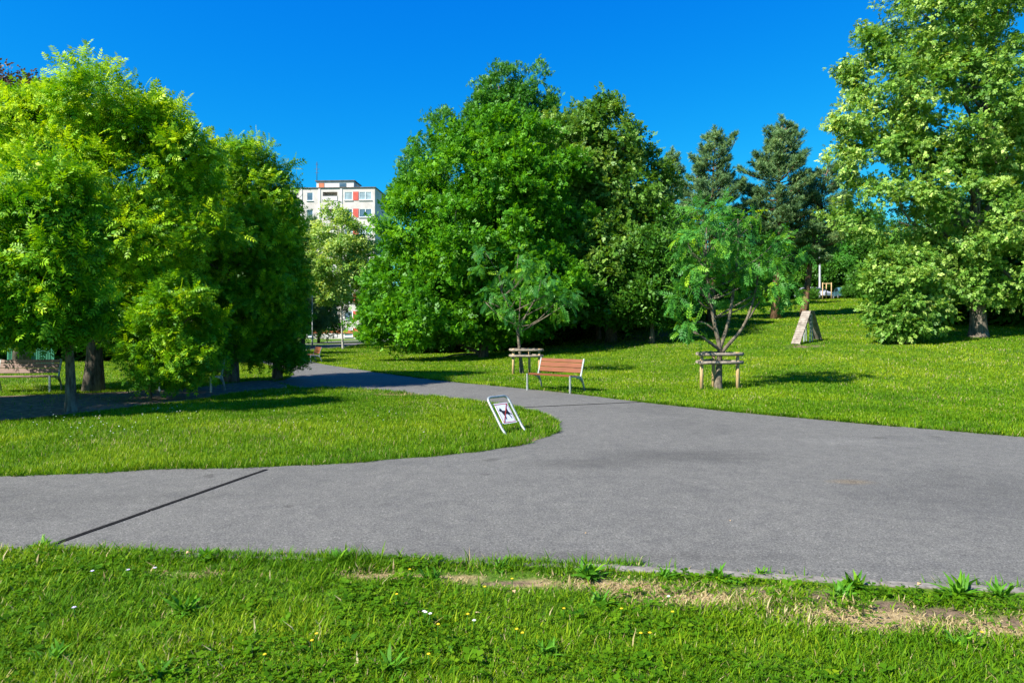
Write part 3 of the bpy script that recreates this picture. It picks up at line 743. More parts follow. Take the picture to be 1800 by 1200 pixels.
tree('locust_tree', 'feathery tree with a straight grey trunk nearest the lawn at the front left', (125, 725),
     [(45, 420, 52, 56, -0.9, 0.5), (85, 345, 44, 50, -0.9, 0.5), (25, 510, 52, 40, -1.0, 0.5), (85, 565, 46, 30, -0.7, 0.45), (15, 560, 36, 36, -0.8, 0.5), (122, 540, 42, 34, -0.8, 0.4), (85, 480, 46, 42, -0.9, 0.5), (125, 450, 34, 34, -0.9, 0.45)],
     trunk=[(125, 725), (124, 650, -0.05), (119, 570, -0.3), (108, 480, -0.7), (95, 370, -0.9)],
     r0=0.115, nb=120, br=0.45, ns=12, nl=7, young=0.55, tint=0.40, nlimb=24, hlimb=(0.45, 0.95), group=gl, **LOC)
tree('locust_tree', 'feathery tree with a thick dark trunk over the half hidden bench', (405, 672),
     [(412, 305, 55, 52, 0.0), (448, 360, 52, 70), (395, 400, 75, 80, -0.5), (460, 450, 48, 80), (410, 500, 90, 60), (335, 370, 55, 90, 0.5), (370, 560, 66, 40), (430, 570, 40, 34), (385, 605, 50, 26, -0.4), (440, 612, 34, 24, -0.3)],
     r0=0.2, nb=170, br=0.65, ns=15, nl=8, young=0.55, tint=0.50, nlimb=30, group=gl, **LOC)
tree('locust_tree', 'narrow shaded feathery tree overhanging the path bend on the left', (488, 668),
     [(475, 380, 30, 50), (490, 470, 28, 70), (480, 550, 36, 50), (460, 598, 46, 26), (500, 590, 20, 26), (485, 626, 34, 18, -0.3), (515, 615, 16, 16)],
     r0=0.13, nb=110, br=0.42, ns=14, nl=8, young=0.4, tint=0.36, nlimb=20, group=gl, **LOC)
for wx, wy, lab, sz in ((-14.6, 9.9, 'feathery tree outside the left frame edge shading the bench strip', 1.0), (-12.9, 13.3, 'low feathery tree outside the left frame edge beside the dappled bench', 0.70), (-18.5, 8.0, 'outermost feathery tree of the left row nearest the lawn', 0.9)):
    px_ = CX + wx / wy * F; k_ = F / wy * sz; zc_ = HY + (CZ - gz(wx, wy)) / wy * F
    tree('locust_tree', lab, (px_, 0), [(px_, zc_ - 4.3 * k_, 1.7 * k_, 1.3 * k_), (px_ - 0.8 * k_, zc_ - 5.2 * k_, 1.3 * k_, 1.1 * k_), (px_ + 0.8 * k_, zc_ - 5.4 * k_, 1.2 * k_, 1.1 * k_), (px_, zc_ - 3.1 * k_, 1.9 * k_, 0.7 * k_)], D=wy,
         r0=0.14, nb=110, br=0.6, ns=13, nl=7, young=0.5, tint=0.4, nlimb=24, group=gl, **LOC)
tree('locust_sapling', 'low bright yellow green sapling glowing in the sun before the dark left trees', (264, 703),
     [(290, 565, 52, 45), (262, 600, 50, 38), (330, 590, 36, 60), (302, 525, 36, 26), (280, 645, 50, 30, -0.2), (240, 585, 32, 26, -0.2), (340, 640, 26, 30), (365, 585, 18, 34), (218, 575, 20, 16, -0.1), (300, 510, 20, 14), (372, 640, 14, 18)],
     r0=0.035, nb=85, br=0.30, ns=11, nl=7, young=0.45, tint=0.52, nlimb=22, group=gl, **{**LOC, 'size': 0.2})
tree('copper_tree', 'dark reddish brown treetop peeping over the bright trees at the far left', (40, 640),
     [(45, 148, 34, 18), (5, 138, 34, 18), (20, 230, 110, 90), (-80, 200, 100, 80)], D=31, r0=0.3, nb=60, br=1.1, ns=12, nl=6, T=TW3, size=0.28, leaf=M_purp, nlimb=14)

gc = 'big broadleaf trees behind the middle bench'
tree('hornbeam_tree', 'broad vivid green tree with branches sweeping down to the lawn behind the bench', (850, 628),
     [(830, 330, 130, 110), (755, 400, 74, 100), (930, 345, 105, 130, 0.5), (695, 505, 64, 60, -0.5), (790, 520, 110, 75, -0.8), (920, 480, 100, 80, -0.8), (690, 585, 55, 38, -1.2), (870, 255, 85, 55), (760, 575, 60, 38, -1.5), (985, 470, 50, 60, -1), (640, 550, 36, 40), (935, 545, 70, 34, -1.0), (1010, 530, 50, 38, -0.5), (850, 430, 110, 80, -2.4), (930, 500, 85, 56, -2.8), (790, 530, 85, 54, -2.6), (880, 330, 80, 70, -1.5), (860, 570, 70, 28, -2.4)],
     r0=0.25, trunk=[(850, 628), (850, 560), (856, 470), (862, 380), (866, 260)], limbs=[(((850, 622), (820, 610), (770, 590), (720, 560)), 0.11), (((852, 615), (880, 570), (910, 520), (930, 450)), 0.12), (((850, 622), (800, 622, -0.5), (770, 632, -1)), 0.07), (((848, 610), (838, 540), (800, 460)), 0.12)],
     nb=560, br=0.85, ns=16, nl=9, T=TW, size=0.27, leaf=M_horn, nlimb=46, group=gc, flatb=0.58, up=0.15, young=0.35, tint=0.45, nup=0.7, spr=0.2)
tree('lime_tree', 'grey green lime tree with pale bracts right behind the vivid green tree', (1075, 600),
     [(1050, 265, 88, 80), (1110, 335, 75, 80), (1120, 445, 66, 85), (1045, 400, 80, 90), (1150, 480, 45, 60), (1010, 300, 60, 80), (1080, 520, 70, 40), (990, 248, 42, 44, -1.0), (1002, 330, 46, 60, -1.5), (1090, 450, 70, 60, -3.0), (1040, 500, 70, 44, -3.5), (1130, 520, 50, 34, -3.0)],
     r0=0.28, nb=330, br=0.95, ns=15, nl=9, T=TW, size=0.31, leaf=M_limed, nlimb=36, group=gc, flatb=0.7, up=0.0, droop=0.2, young=0.4, tint=0.42)
tree('maple_tree', 'tall bluish green tree rising highest behind the middle group', (895, 596),
     [(880, 165, 36, 44), (935, 168, 38, 48), (850, 190, 26, 34), (915, 215, 70, 50), (800, 235, 55, 42), (752, 280, 50, 46), (724, 335, 28, 40), (870, 300, 130, 90), (760, 380, 80, 90), (960, 300, 60, 60), (858, 200, 26, 40), (900, 200, 50, 40), (945, 210, 30, 40)],
     r0=0.3, nb=340, br=1.0, wexp=0.5, ns=14, nl=8, T=TW, size=0.36, leaf=M_maple, nlimb=36, group=gc, flatb=0.8, young=0.3, tint=0.42)
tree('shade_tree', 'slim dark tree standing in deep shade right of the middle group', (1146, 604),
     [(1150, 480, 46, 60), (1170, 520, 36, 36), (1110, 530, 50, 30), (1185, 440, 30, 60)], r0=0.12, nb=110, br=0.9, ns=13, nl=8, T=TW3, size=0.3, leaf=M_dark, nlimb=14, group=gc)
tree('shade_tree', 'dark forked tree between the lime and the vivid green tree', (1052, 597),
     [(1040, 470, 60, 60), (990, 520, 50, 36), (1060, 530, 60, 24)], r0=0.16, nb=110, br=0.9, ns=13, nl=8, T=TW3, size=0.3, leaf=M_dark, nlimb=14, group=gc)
tree('shade_tree', 'dark many branched tree in the gloom behind the bench backrest', (985, 600),  # added to throw more shade on the ground under the middle trees
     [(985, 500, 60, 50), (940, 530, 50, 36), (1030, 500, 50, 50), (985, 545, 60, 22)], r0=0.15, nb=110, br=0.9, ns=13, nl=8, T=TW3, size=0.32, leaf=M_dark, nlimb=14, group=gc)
tree('young_lime_tree', 'slender young lime with a pale straight trunk on the lawn before the flats', (603, 613),
     [(588, 388, 22, 36), (598, 425, 52, 40), (595, 475, 60, 40), (600, 510, 42, 26), (636, 455, 20, 34), (618, 440, 34, 34), (562, 440, 24, 40)],
     r0=0.10, bark=M_barkp, nb=120, br=0.7, ns=12, nl=7, T=TW3, size=0.34, leaf=M_lime, nlimb=20, flatb=0.7, up=0.0, droop=0.2, young=0.4, tint=0.66, trunk=[(603, 613), (600, 560), (598, 500), (596, 440), (593, 370)])

# right-hand lime
gr = 'lime trees on the right-hand slope'
tree('large_lime_tree', 'huge pale green lime tree filling the upper right corner', (1720, 592),
     [(1660, 20, 110, 100), (1575, 140, 62, 60), (1545, 210, 78, 45), (1545, 280, 78, 40), (1690, 190, 120, 110), (1560, 375, 100, 55), (1720, 370, 110, 90), (1672, 455, 60, 50), (1775, 450, 80, 80), (1800, 90, 90, 150), (1840, 300, 90, 150), (1510, 100, 26, 30), (1700, 500, 52, 30, -0.6), (1700, -120, 110, 90), (1490, 250, 30, 26), (1620, 300, 60, 60)],
     r0=0.36, trunk=[(1720, 592), (1718, 500), (1712, 380), (1722, 250), (1745, 100), (1752, -60)],
     limbs=[(((1718, 470), (1700, 400), (1650, 330), (1590, 290)), 0.14), (((1715, 400), (1760, 330), (1800, 260)), 0.13), (((1716, 430), (1650, 420), (1580, 390)), 0.1), (((1725, 240), (1690, 170), (1640, 110)), 0.1)],
     nb=430, br=0.78, ns=15, nl=12, T=TW, size=0.215, leaf=M_lime, nlimb=50, group=gr, flatb=0.6, up=-0.1, droop=0.15, young=0.45, tint=0.50, spr=0.2, inner=0.06, rdf=1.0)
tree('lime_bush', 'bushy pale green lime growth down to the grass left of the big trunk', (1590, 604),
     [(1592, 520, 46, 44), (1582, 562, 38, 28), (1612, 495, 34, 34), (1566, 495, 26, 24), (1622, 550, 26, 34), (1558, 545, 20, 20, 0.3), (1606, 458, 36, 22, 0.3), (1560, 462, 18, 14)],
     r0=0.07, nb=110, br=0.5, ns=14, nl=10, T=TW, size=0.2, leaf=M_lime, nlimb=20, group=gr, flatb=0.55, up=-0.1, droop=0.2, young=0.4, tint=0.45)
tree('lime_tree', 'darker lime tree in shade behind the big right trunk', (1830, 560),
     [(1810, 430, 90, 80), (1740, 500, 70, 50), (1850, 300, 90, 120), (1820, 540, 70, 34), (1900, 450, 90, 120)],
     r0=0.25, nb=170, br=1.0, ns=14, nl=8, T=TW3, size=0.36, leaf=M_limed, nlimb=24, group=gr)

# pines on the slope
gp = 'pines on the slope behind the sapling'
PIN_ = dict(T=NEED, size=0.42, leaf=M_pine, bark=M_barkr, flatb=0.5, up=0.75, rnd=0.5, ns=15, nl=8, spr=0.2, nlimb=26, group=gp, hlimb=(0.35, 0.97), tint=0.45, wexp=0.42, inner=0.1)
def pine(label, foot, top, prof, r0=0.26, D=None, bot=0.36, tips=(), dens=1.0):
    """a pine of whorled boughs with upturned tips; prof: (height fraction, bough length in m)"""
    rg = np.random.default_rng(hash_(label))
    if D is None: b = hit(*foot); D = b[1]
    else: x = (foot[0] - CX) / F * D; b = np.array([x, D, gz(x, D)])
    H = CZ - (top[1] - HY) / F * D - b[2]; lx = (top[0] - CX) / F * D - b[0]
    root = empty('pine_tree', tuple(b)); tag(root, label, 'tree', gp)
    axis_at = lambda f: np.array([lx * f ** 1.3 + 0.05 * math.sin(7 * f), 0.04 * math.sin(5 * f), H * f])
    tp = [axis_at(f) - np.array([0, 0, 0.1 if f == 0 else 0]) for f in np.linspace(0, 1, 10)]
    mb = MB(); mb.tube(tp, [r0 * (1 - 0.93 * f) * (1 + 0.4 * math.exp(-10 * f)) for f in np.linspace(0, 1, 10)], 10)
    P, A, W = [], [], []
    pf = np.array(prof)
    def bough(o, dr, L, up0, up1, nsh, r1, pad):
        t = np.linspace(0, 1, 6)
        pts = [o + dr * L * q + np.array([0, 0, L * (up0 * q + up1 * q * q)]) for q in t]
        mb.tube(pts, list(np.linspace(r1, 0.012, 6)), 5)
        n = max(3, int(nsh * L * dens)); q = rg.uniform(0.30, 1.06, n) ** 0.8
        side = np.array([-dr[1], dr[0], 0])
        wd = (0.12 + 0.30 * np.sin(np.pi * np.clip(q, 0, 1)) * min(1.0, L / 2)) * pad
        pos = o + np.outer(q, dr) * L + side * (rg.normal(0, 1, (n, 1)) * wd[:, None]) + np.array([0, 0, 1.0]) * (L * (up0 * q + up1 * q * q) + rg.normal(0.04, 0.07, n))[:, None]
        P.append(pos); A.append(dr * 0.55 + rg.normal(0, 0.42, (n, 3)) + np.array([0, 0, 0.75])); W.append(np.full(n, rg.normal(0, 1)))
    f = bot
    while f < 0.985:
        L0 = np.interp(f, pf[:, 0], pf[:, 1]); k = rg.integers(4, 7); a0 = rg.uniform(0, 6.28)
        for i in range(k):
            a = a0 + 6.283 * i / k + rg.normal(0, 0.25); L = max(0.25, L0 * rg.uniform(0.62, 1.18))
            dr = np.array([math.cos(a), math.sin(a), 0])
            bough(axis_at(f + rg.normal(0, 0.006)), dr, L, 0.05 + 0.30 * (f - 0.4), 0.16 + 0.2 * f * rg.random(), 62, 0.02 + 0.02 * L, 1.0)
        f += rg.uniform(0.40, 0.68) / H
    bough(axis_at(0.955), np.array([0.02, 0, 0.0]), 1.0, 0.75, 0.1, 40, 0.02, 0.25)
    for (tx, ty) in tips:                       # extra leaders
        q = at(tx, ty, D) - b; z0 = q[2] - 1.7
        o = axis_at(z0 / H); mb.tube([o, (o + q) / 2 + np.array([(q - o)[0] * 0.25, 0, -0.2]), q], [0.05, 0.035, 0.012], 6)
        n = 150; u_ = rg.random(n); P.append(o + (q - o) * (0.35 + 0.65 * u_[:, None]) + rg.normal(0, 1, (n, 3)) * (0.30 * (1.08 - u_))[:, None] * np.array([1, 1, 0.4])); A.append(np.array([0, 0, 1.0]) + rg.normal(0, 0.45, (n, 3))); W.append(np.zeros(n))
    mb.build('trunk', M_barkr, root)
    P, A, W = np.concatenate(P), unit(np.concatenate(A)), np.concatenate(W); n = len(P)
    V = place(NEED, P, frames(A, unit(rg.normal(0, 1, (n, 3)))), 0.30 * rg.uniform(0.7, 1.3, n))
    quads('crown', V, M_pine, root, {'tint': np.repeat(np.clip(0.45 + 0.10 * W + rg.normal(0, 0.18, n), 0, 1), len(NEED))})
pine('largest blue green pine with a broad crown on the slope', (1363, 560), (1374, 214), [(0.36, 2.3), (0.5, 3.0), (0.65, 2.7), (0.8, 1.9), (0.9, 1.15), (1, 0.3)], 0.28, tips=((1400, 226), (1345, 262)))
pine('second largest pine with twin leading shoots left of the broad pine', (1250, 566), (1256, 236), [(0.38, 2.2), (0.52, 2.6), (0.65, 2.1), (0.78, 1.7), (0.9, 0.9), (1, 0.25)], 0.26, tips=((1296, 236), (1222, 300)))
pine('small distant pine tip just right of the lime crown', (1182, 572), (1181, 268), [(0.36, 2.4), (0.6, 2.0), (0.8, 1.3), (0.92, 0.8), (1, 0.25)], 0.2, D=62)
pine('leaning pine with a bare reddish trunk behind the wooden ramp', (1413, 557), (1456, 288), [(0.34, 1.4), (0.5, 2.4), (0.7, 2.0), (0.85, 1.2), (1, 0.3)], 0.24, bot=0.34)

# staked saplings
gs = 'staked saplings on the lawn'
PN = dict(T=PIN, size=0.29, leaf=M_pinn, bark=M_twig, flatb=0.7, up=-0.05, droop=0.35, rnd=0.55, nup=0.9, spr=0.26, young=0.5, tint=0.31, inner=0.1, group=gs)
tree('staked_sapling', 'staked sapling with a forked trunk on the open lawn right of the bench', (1262, 682),
     [(1238, 425, 46, 62, 0.1), (1318, 440, 50, 52, 0.1), (1288, 382, 34, 30), (1215, 515, 28, 32, -0.2), (1300, 515, 34, 22, 0.3), (1372, 520, 18, 12, 0.1), (1350, 485, 28, 26), (1205, 578, 22, 12, -0.2), (1378, 430, 20, 32)],
     r0=0.11, trunk=[(1262, 682), (1264, 640), (1266, 612), (1256, 570), (1243, 500), (1238, 440)],
     limbs=[(((1266, 622), (1285, 600), (1308, 575), (1328, 520), (1335, 460)), 0.06), (((1265, 615), (1283, 560), (1293, 480), (1299, 420), (1297, 385)), 0.055), (((1256, 580), (1232, 562), (1205, 575)), 0.03), (((1316, 560), (1340, 522), (1362, 508), (1386, 508)), 0.03), (((1244, 500), (1241, 450), (1242, 400)), 0.04)],
     nb=66, br=0.28, ns=5, nl=4, nlimb=26, **PN)
tree('staked_sapling', 'smaller staked sapling with drooping fronds close behind the red bench', (918, 657),
     [(850, 530, 34, 20, -0.1), (862, 470, 34, 36), (950, 500, 36, 36), (975, 535, 40, 30), (915, 545, 18, 34, -0.2), (885, 590, 22, 18, -0.2), (905, 470, 40, 30)],
     r0=0.08, trunk=[(918, 657), (914, 620), (911, 590), (905, 560), (890, 530), (876, 500)],
     limbs=[(((911, 592), (920, 560), (945, 520), (952, 490)), 0.04), (((905, 560), (872, 535), (848, 530)), 0.025), (((911, 585), (914, 540), (916, 505)), 0.03)],
     nb=38, br=0.30, ns=4, nl=4, nlimb=12, **PN)

# background trees: three shapes, copied
def bg_tree(kind, conifer=False):
    rg = np.random.default_rng(kind + 50); root = empty('background_tree', (0, 0, 0))
    if conifer: E = [(0, 0, 3 + 1.3 * k, 2.6 - 0.24 * k, 2.6 - 0.24 * k, 1.0) for k in range(8)]
    elif kind == 3: E = [(rg.normal(0, 1.3), rg.normal(0, 0.9), 1.0 + 0.35 * k, 1.5, 1.4, 1.1) for k in range(5)]
    else: E = [(rg.normal(0, 1.6), rg.normal(0, 1.6), 4.0 + 1.1 * k + rg.normal(0, .5), 2.6, 2.6, 1.9) for k in range(6)] + [(0, 0, 3.0, 3.2, 3.2, 1.8)]
    E = np.array(E); top = E[:, 2].max()
    lp, ld, bt, outer, bc = crown_points(E, 120, 1.1, 13, 7, 0.7, rg, 0.25, 0.3)
    tp = [np.array([0.1 * math.sin(3 * t + kind), 0.1 * t, -0.3 + top * t]) for t in np.linspace(0, 1, 7)]
    mb = MB(); mb.tube(tp, list(np.linspace(0.24, 0.05, 7)), 8)
    for i in rg.permutation(len(bc))[:16]: mb.tube(limb_pts(tp[3], bc[i], 0.1, 4, rg), list(np.linspace(0.08, 0.015, 5)), 5)
    mb.build('trunk', M_bark, root)
    leaves_mesh('crown', [M_dark, M_maple, M_pine, M_dark][kind], root, lp, ld, bt, outer, TW3 if not conifer else NEED, 0.42 if not conifer else 0.5, rg=rg)
    return root
protos = [bg_tree(0), bg_tree(1), bg_tree(2, True), bg_tree(3)]
used = [False] * 4
bg = [(-210, 55, 0, 1.25, 'dark background tree beyond the left frame edge bench'), (-60, 48, 1, 1.1, 'background tree behind the green fence bars at far left'),
      (70, 52, 0, 1.15, 'dark background tree directly above the green fence bars'), (200, 46, 1, 1.05, 'background tree behind the low glowing sapling'),
      (320, 58, 0, 1.1, 'dark background tree behind the half hidden bench'), (430, 66, 0, 1.0, 'dark background tree behind the thick shaded trunk'),
      (532, 68, 2, 1.0, 'dark conifer behind the street lamp left of the young lime'), (560, 82, 0, 0.85, 'dark background tree left of the young lime trunk'),
      (668, 88, 0, 0.75, 'dark background tree right of the young lime trunk'), (770, 70, 1, 1.0, 'background tree behind the sweeping low branches'),
      (985, 62, 0, 0.95, 'dark background tree behind the red bench'), (1120, 66, 1, 0.9, 'background tree behind the slim shaded trunk'),
      (1215, 74, 0, 0.75, 'dark background tree left of the staked lawn sapling'), (1310, 80, 1, 0.75, 'background tree between the two larger pines'),
      (1345, 94, 0, 0.9, 'dark background tree behind the fronds of the staked lawn sapling'), (1405, 100, 1, 0.95, 'background tree behind the leaning pine trunk'),
      (1300, 92, 3, 1.5, 'dark shrub on the crest left of the largest pine trunk'), (1345, 90, 3, 1.4, 'dark shrub on the crest just left of the leaning trunk'), (1395, 93, 3, 1.5, 'dark shrub on the crest behind the leaning trunk'),
      (1455, 95, 3, 1.5, 'dark shrub behind the yellowish posts'), (1515, 94, 3, 1.6, 'dark shrub right of the teal car'), (1560, 84, 3, 1.4, 'dark shrub behind the left side of the lime bush'),
      (1690, 40, 3, 1.3, 'dark shrub in the shade left of the big lime trunk'), (1790, 38, 3, 1.3, 'dark shrub in the shade right of the big lime trunk'), (1240, 84, 3, 1.4, 'dark shrub on the crest left of the staked lawn sapling'),
      (1000, 47, 3, 1.3, 'added dark shrub deepening the shade behind the red bench'), (905, 46, 3, 1.2, 'added dark shrub deepening the shade behind the smaller staked sapling'), (1100, 47.5, 3, 1.3, 'added dark shrub deepening the shade behind the forked tree'), (800, 50, 3, 1.2, 'dark shrub behind the sweeping branches'),  # all but the last added to darken the ground under the middle trees
      (1175, 52, 3, 1.2, 'added dark shrub deepening the shade behind the slim trunk'),  # added likewise, to shade and cover the lit ground there
      (-70, 36, 3, 1.0, 'dark shrub behind the dappled bench at the left edge'), (110, 42, 3, 1.2, 'dark shrub right of the green fence bars'), (215, 39, 3, 1.1, 'dark shrub behind the thick left trunk'), (315, 41, 3, 1.2, 'dark shrub behind the glowing sapling'),
      (1478, 93, 1, 1.1, 'green background tree filling the gap between the leaning pine and the big lime'), (1318, 68, 1, 0.85, 'green background tree closing the gap between the two larger pines low down'),
      (1419, 79, 3, 0.34, 'low dark shrub half covering the silver car'), (1500, 81, 3, 0.36, 'low dark shrub at the right end of the teal car'),
      (1480, 96, 0, 1.0, 'dark background tree over the parked cars'), (1560, 90, 0, 1.05, 'dark background tree right of the parked cars'),
      (1660, 78, 2, 1.0, 'dark conifer behind the lime bush'), (1760, 62, 0, 1.0, 'dark background tree behind the big lime trunk'),
      (1880, 55, 1, 1.1, 'background tree at the right frame edge')]
for k, (px, D, kind, s, lab) in enumerate(bg):
    o = protos[kind] if not used[kind] else copy_tree(protos[kind]); used[kind] = True
    x = (px - CX) / F * D
    o.location = (x, D, gz(x, D)); o.scale = (s, s, s * (0.9 + 0.2 * random.random())); o.rotation_euler = (0, 0, random.uniform(0, 6.28))
    tag(o, lab, 'tree', 'background trees around the park')

# ------------------------------------------------------------------ benches
def make_bench(label, plank, L=1.46):
    """local: x along the bench, -y to the front, z up"""
    root = empty('park_bench', (0, 0, 0)); tag(root, label, 'bench', 'park benches beside the paths')
    # seat: three planks
    sb = MB()
    for i, y in enumerate((-0.37, -0.245, -0.12)):
        sb.box((0, y, 0.437 - 0.012 * (i)), (L - 0.09, 0.112, 0.034), Matrix.Rotation(R(4), 4, 'X'), 0.006)
    sb.build('seat', plank, root)
    bb = MB(); tilt = R(17)
    d = Vector((0, math.sin(tilt), math.cos(tilt))); o = Vector((0, 0.0, 0.42))
    for a, b in ((0.075, 0.195), (0.207, 0.327), (0.339, 0.425)):
        c = o + d * ((a + b) / 2)
        bb.box((0, c.y, c.z), (L - 0.085, 0.034, b - a), Matrix.Rotation(-tilt, 4, 'X'), 0.006)
    bb.build('backrest', plank, root)
    for s in (-1, 1):
        x = s * (L / 2 - 0.02); f = MB()
        f.beam((x, -0.44, 0.0 - 0.03), (x, -0.44, 0.43), 0.045, 0.035, 0.005, up=(0, 1, 0))             # front leg
        f.build('leg', M_galv, root)
        f = MB(); f.tube([(x, 0.17, -0.03), (x, 0.10, 0.2), (x, 0.03, 0.34), (x, -0.02, 0.40)], [0.022, 0.024, 0.026, 0.028], 8); f.build('leg', M_galv, root)
        f = MB(); f.beam((x, -0.4625, 0.425), (x, 0.02, 0.398), 0.04, 0.035, 0.005)
        f.tube([(x, -0.2, 0.39), (x, -0.06, 0.36), (x, 0.03, 0.28)], [0.012, 0.016, 0.02], 6)
        f.build('seat_rail', M_galv, root)
        p0 = o + d * -0.01; p1 = o + d * 0.445
        f = MB(); f.beam((x, p0.y, p0.z), (x, p1.y, p1.z), 0.04, 0.034, 0.005, up=(0, -1, 0)); f.build('back_upright', M_galv, root)
    return root
bench = make_bench('red brown slatted bench with grey legs in the sun beside the path', M_plank)
b0 = hit(925, 686); b1 = hit(997, 692)
mid = (b0 + b1) / 2; ang = math.atan2(b1[1] - b0[1], b1[0] - b0[0])
ang = R(-43); back = np.array([-math.sin(ang), math.cos(ang)])
c = mid[:2] + back * 0.44 + np.array([0.05, 0.0])
bench.location = (c[0], c[1], gz(*c)); bench.rotation_euler = (0, 0, ang)
for (px, py, a, lab, pl) in ((556, 637, -62, 'small distant reddish bench on the lawn edge near the young lime', None), (50, 690, 8, 'bench with pale weathered back dappled by sun at the far left', M_plankw),
                             (345, 688, -10, 'bench in deep shade half hidden behind the glowing sapling', None)):
    o = copy_tree(bench); h = hit(px, py); o.location = tuple(h); o.rotation_euler = (0, 0, R(a)); o['label'] = lab
    if pl is not None:
        for ch in kids(o):
            if ch.name.split('.')[0] in ('seat', 'backrest'):
                ch.data = ch.data.copy(); ch.data.materials[0] = pl

# ------------------------------------------------------------------ tilted no-dogs sign
def dog_outline():
    return [(-.43, .16), (-.40, .22), (-.33, .25), (-.31, .33), (-.26, .27), (-.22, .25), (-.17, .15), (.00, .13), (.16, .14), (.22, .22), (.27, .33), (.30, .31), (.27, .20),
            (.27, .10), (.33, .02), (.44, -.08), (.42, -.12), (.30, -.06), (.28, -.10), (.34, -.22), (.33, -.32), (.28, -.31), (.27, -.23), (.18, -.11), (.10, -.06), (-.06, -.04),
            (-.12, -.10), (-.10, -.22), (-.13, -.34), (-.18, -.34), (-.17, -.23), (-.21, -.12), (-.25, -.02), (-.29, .06), (-.33, .11), (-.40, .11)]
sg = empty('no_dogs_sign', (0, 0, 0)); tag(sg, 'tilted metal hoop sign with a struck out dog at the grass corner', 'sign')
f0 = hit(887, 766); f1 = hit(921, 754)
u = np.array([f1[0] - f0[0], f1[1] - f0[1]]); 
ya = math.atan2(u[1], u[0]); ya = R(47); W = 0.46
sc_ = (f0[:2] + f1[:2]) / 2
sg.location = (sc_[0], sc_[1], gz(*sc_)); sg.rotation_euler = (0, 0, ya)
lean = R(36); LV = Vector((0, math.sin(lean), math.cos(lean)))     # leans back, away from its face (-y)
def sp(x, s, off=0.0): return Vector((x, 0, 0)) + LV * s + Vector((0, -math.cos(lean), math.sin(lean))) * off
Hs = 0.66; rc = 0.075; pts = [sp(-W / 2, -0.12) + Vector((0, -0.05, -0.03)), sp(-W / 2, 0.0) + Vector((0, -0.02, 0)), sp(-W / 2, 0.1), sp(-W / 2, Hs - rc)]
for a in (30, 60): pts.append(sp(-W / 2 + rc * (1 - math.cos(R(a))), Hs - rc + rc * math.sin(R(a))))
pts += [sp(-W / 2 + rc, Hs), sp(W / 2 - rc, Hs)]
for a in (60, 30): pts.append(sp(W / 2 - rc * (1 - math.cos(R(a))), Hs - rc + rc * math.sin(R(a))))
pts += [sp(W / 2, Hs - rc), sp(W / 2, 0.1), sp(W / 2, 0.0) + Vector((0, -0.02, 0)), sp(W / 2, -0.12) + Vector((0, -0.05, -0.03))]
MB().tube(pts, 0.021, 12).build('hoop_frame', M_galv, sg)
pw, p0_, p1_ = 0.30, 0.165, 0.535
def slab(name, x0, x1, s0, s1, o0, o1, mat, par):
    m = MB(); A = [sp(x0, s0, o0), sp(x1, s0, o0), sp(x1, s1, o0), sp(x0, s1, o0)]; B = [sp(x0, s0, o1), sp(x1, s0, o1), sp(x1, s1, o1), sp(x0, s1, o1)]
    m.quad(B); m.quad(A[::-1])
    for i in range(4): m.quad([A[i], A[(i + 1) % 4], B[(i + 1) % 4], B[i]])
    bmesh.ops.remove_doubles(m.bm, verts=m.bm.verts, dist=1e-5)
    return m.build(name, mat, par)
panel = slab('panel', -pw / 2, pw / 2, p0_, p1_, 0.0, 0.006, M_white, sg)
m = MB()
def face_poly(m, P, off):
    m.bm.faces.new([m.bm.verts.new(sp(x, s, off)) for x, s in P])
mc = (p0_ + p1_) / 2
bw, i0 = 0.013, 0.014
for (x0, x1, s0, s1) in ((-pw / 2 + i0, pw / 2 - i0, p1_ - i0 - bw, p1_ - i0), (-pw / 2 + i0, pw / 2 - i0, p0_ + i0, p0_ + i0 + bw), (-pw / 2 + i0, -pw / 2 + i0 + bw * .6, p0_ + i0 + bw, p1_ - i0 - bw), (pw / 2 - i0 - bw * .6, pw / 2 - i0, p0_ + i0 + bw, p1_ - i0 - bw)):
    face_poly(m, [(x0, s0), (x1, s0), (x1, s1), (x0, s1)], 0.0075)
m.build('red_border', M_red, panel)
m = MB(); face_poly(m, [(x * 0.27 + 0.005, mc + s * 0.33) for x, s in dog_outline()], 0.0085); m.build('dog_symbol', M_black, panel)
m = MB(); x0, x1 = -pw / 2 + i0 + 0.008, pw / 2 - i0 - 0.008; face_poly(m, [(x1 - 0.022, p1_ - i0 - bw), (x1, p1_ - i0 - bw), (x0 + 0.022, p0_ + i0 + bw), (x0, p0_ + i0 + bw)], 0.0098); m.build('red_slash', M_red, panel)
for s in (p0_ + 0.012, p1_ - 0.012):
    for sx in (-1, 1): MB().beam(sp(sx * pw / 2, s, 0.003), sp(sx * (W / 2 - 0.015), s, 0.003), 0.02, 0.008).build('bracket', M_galv, sg)

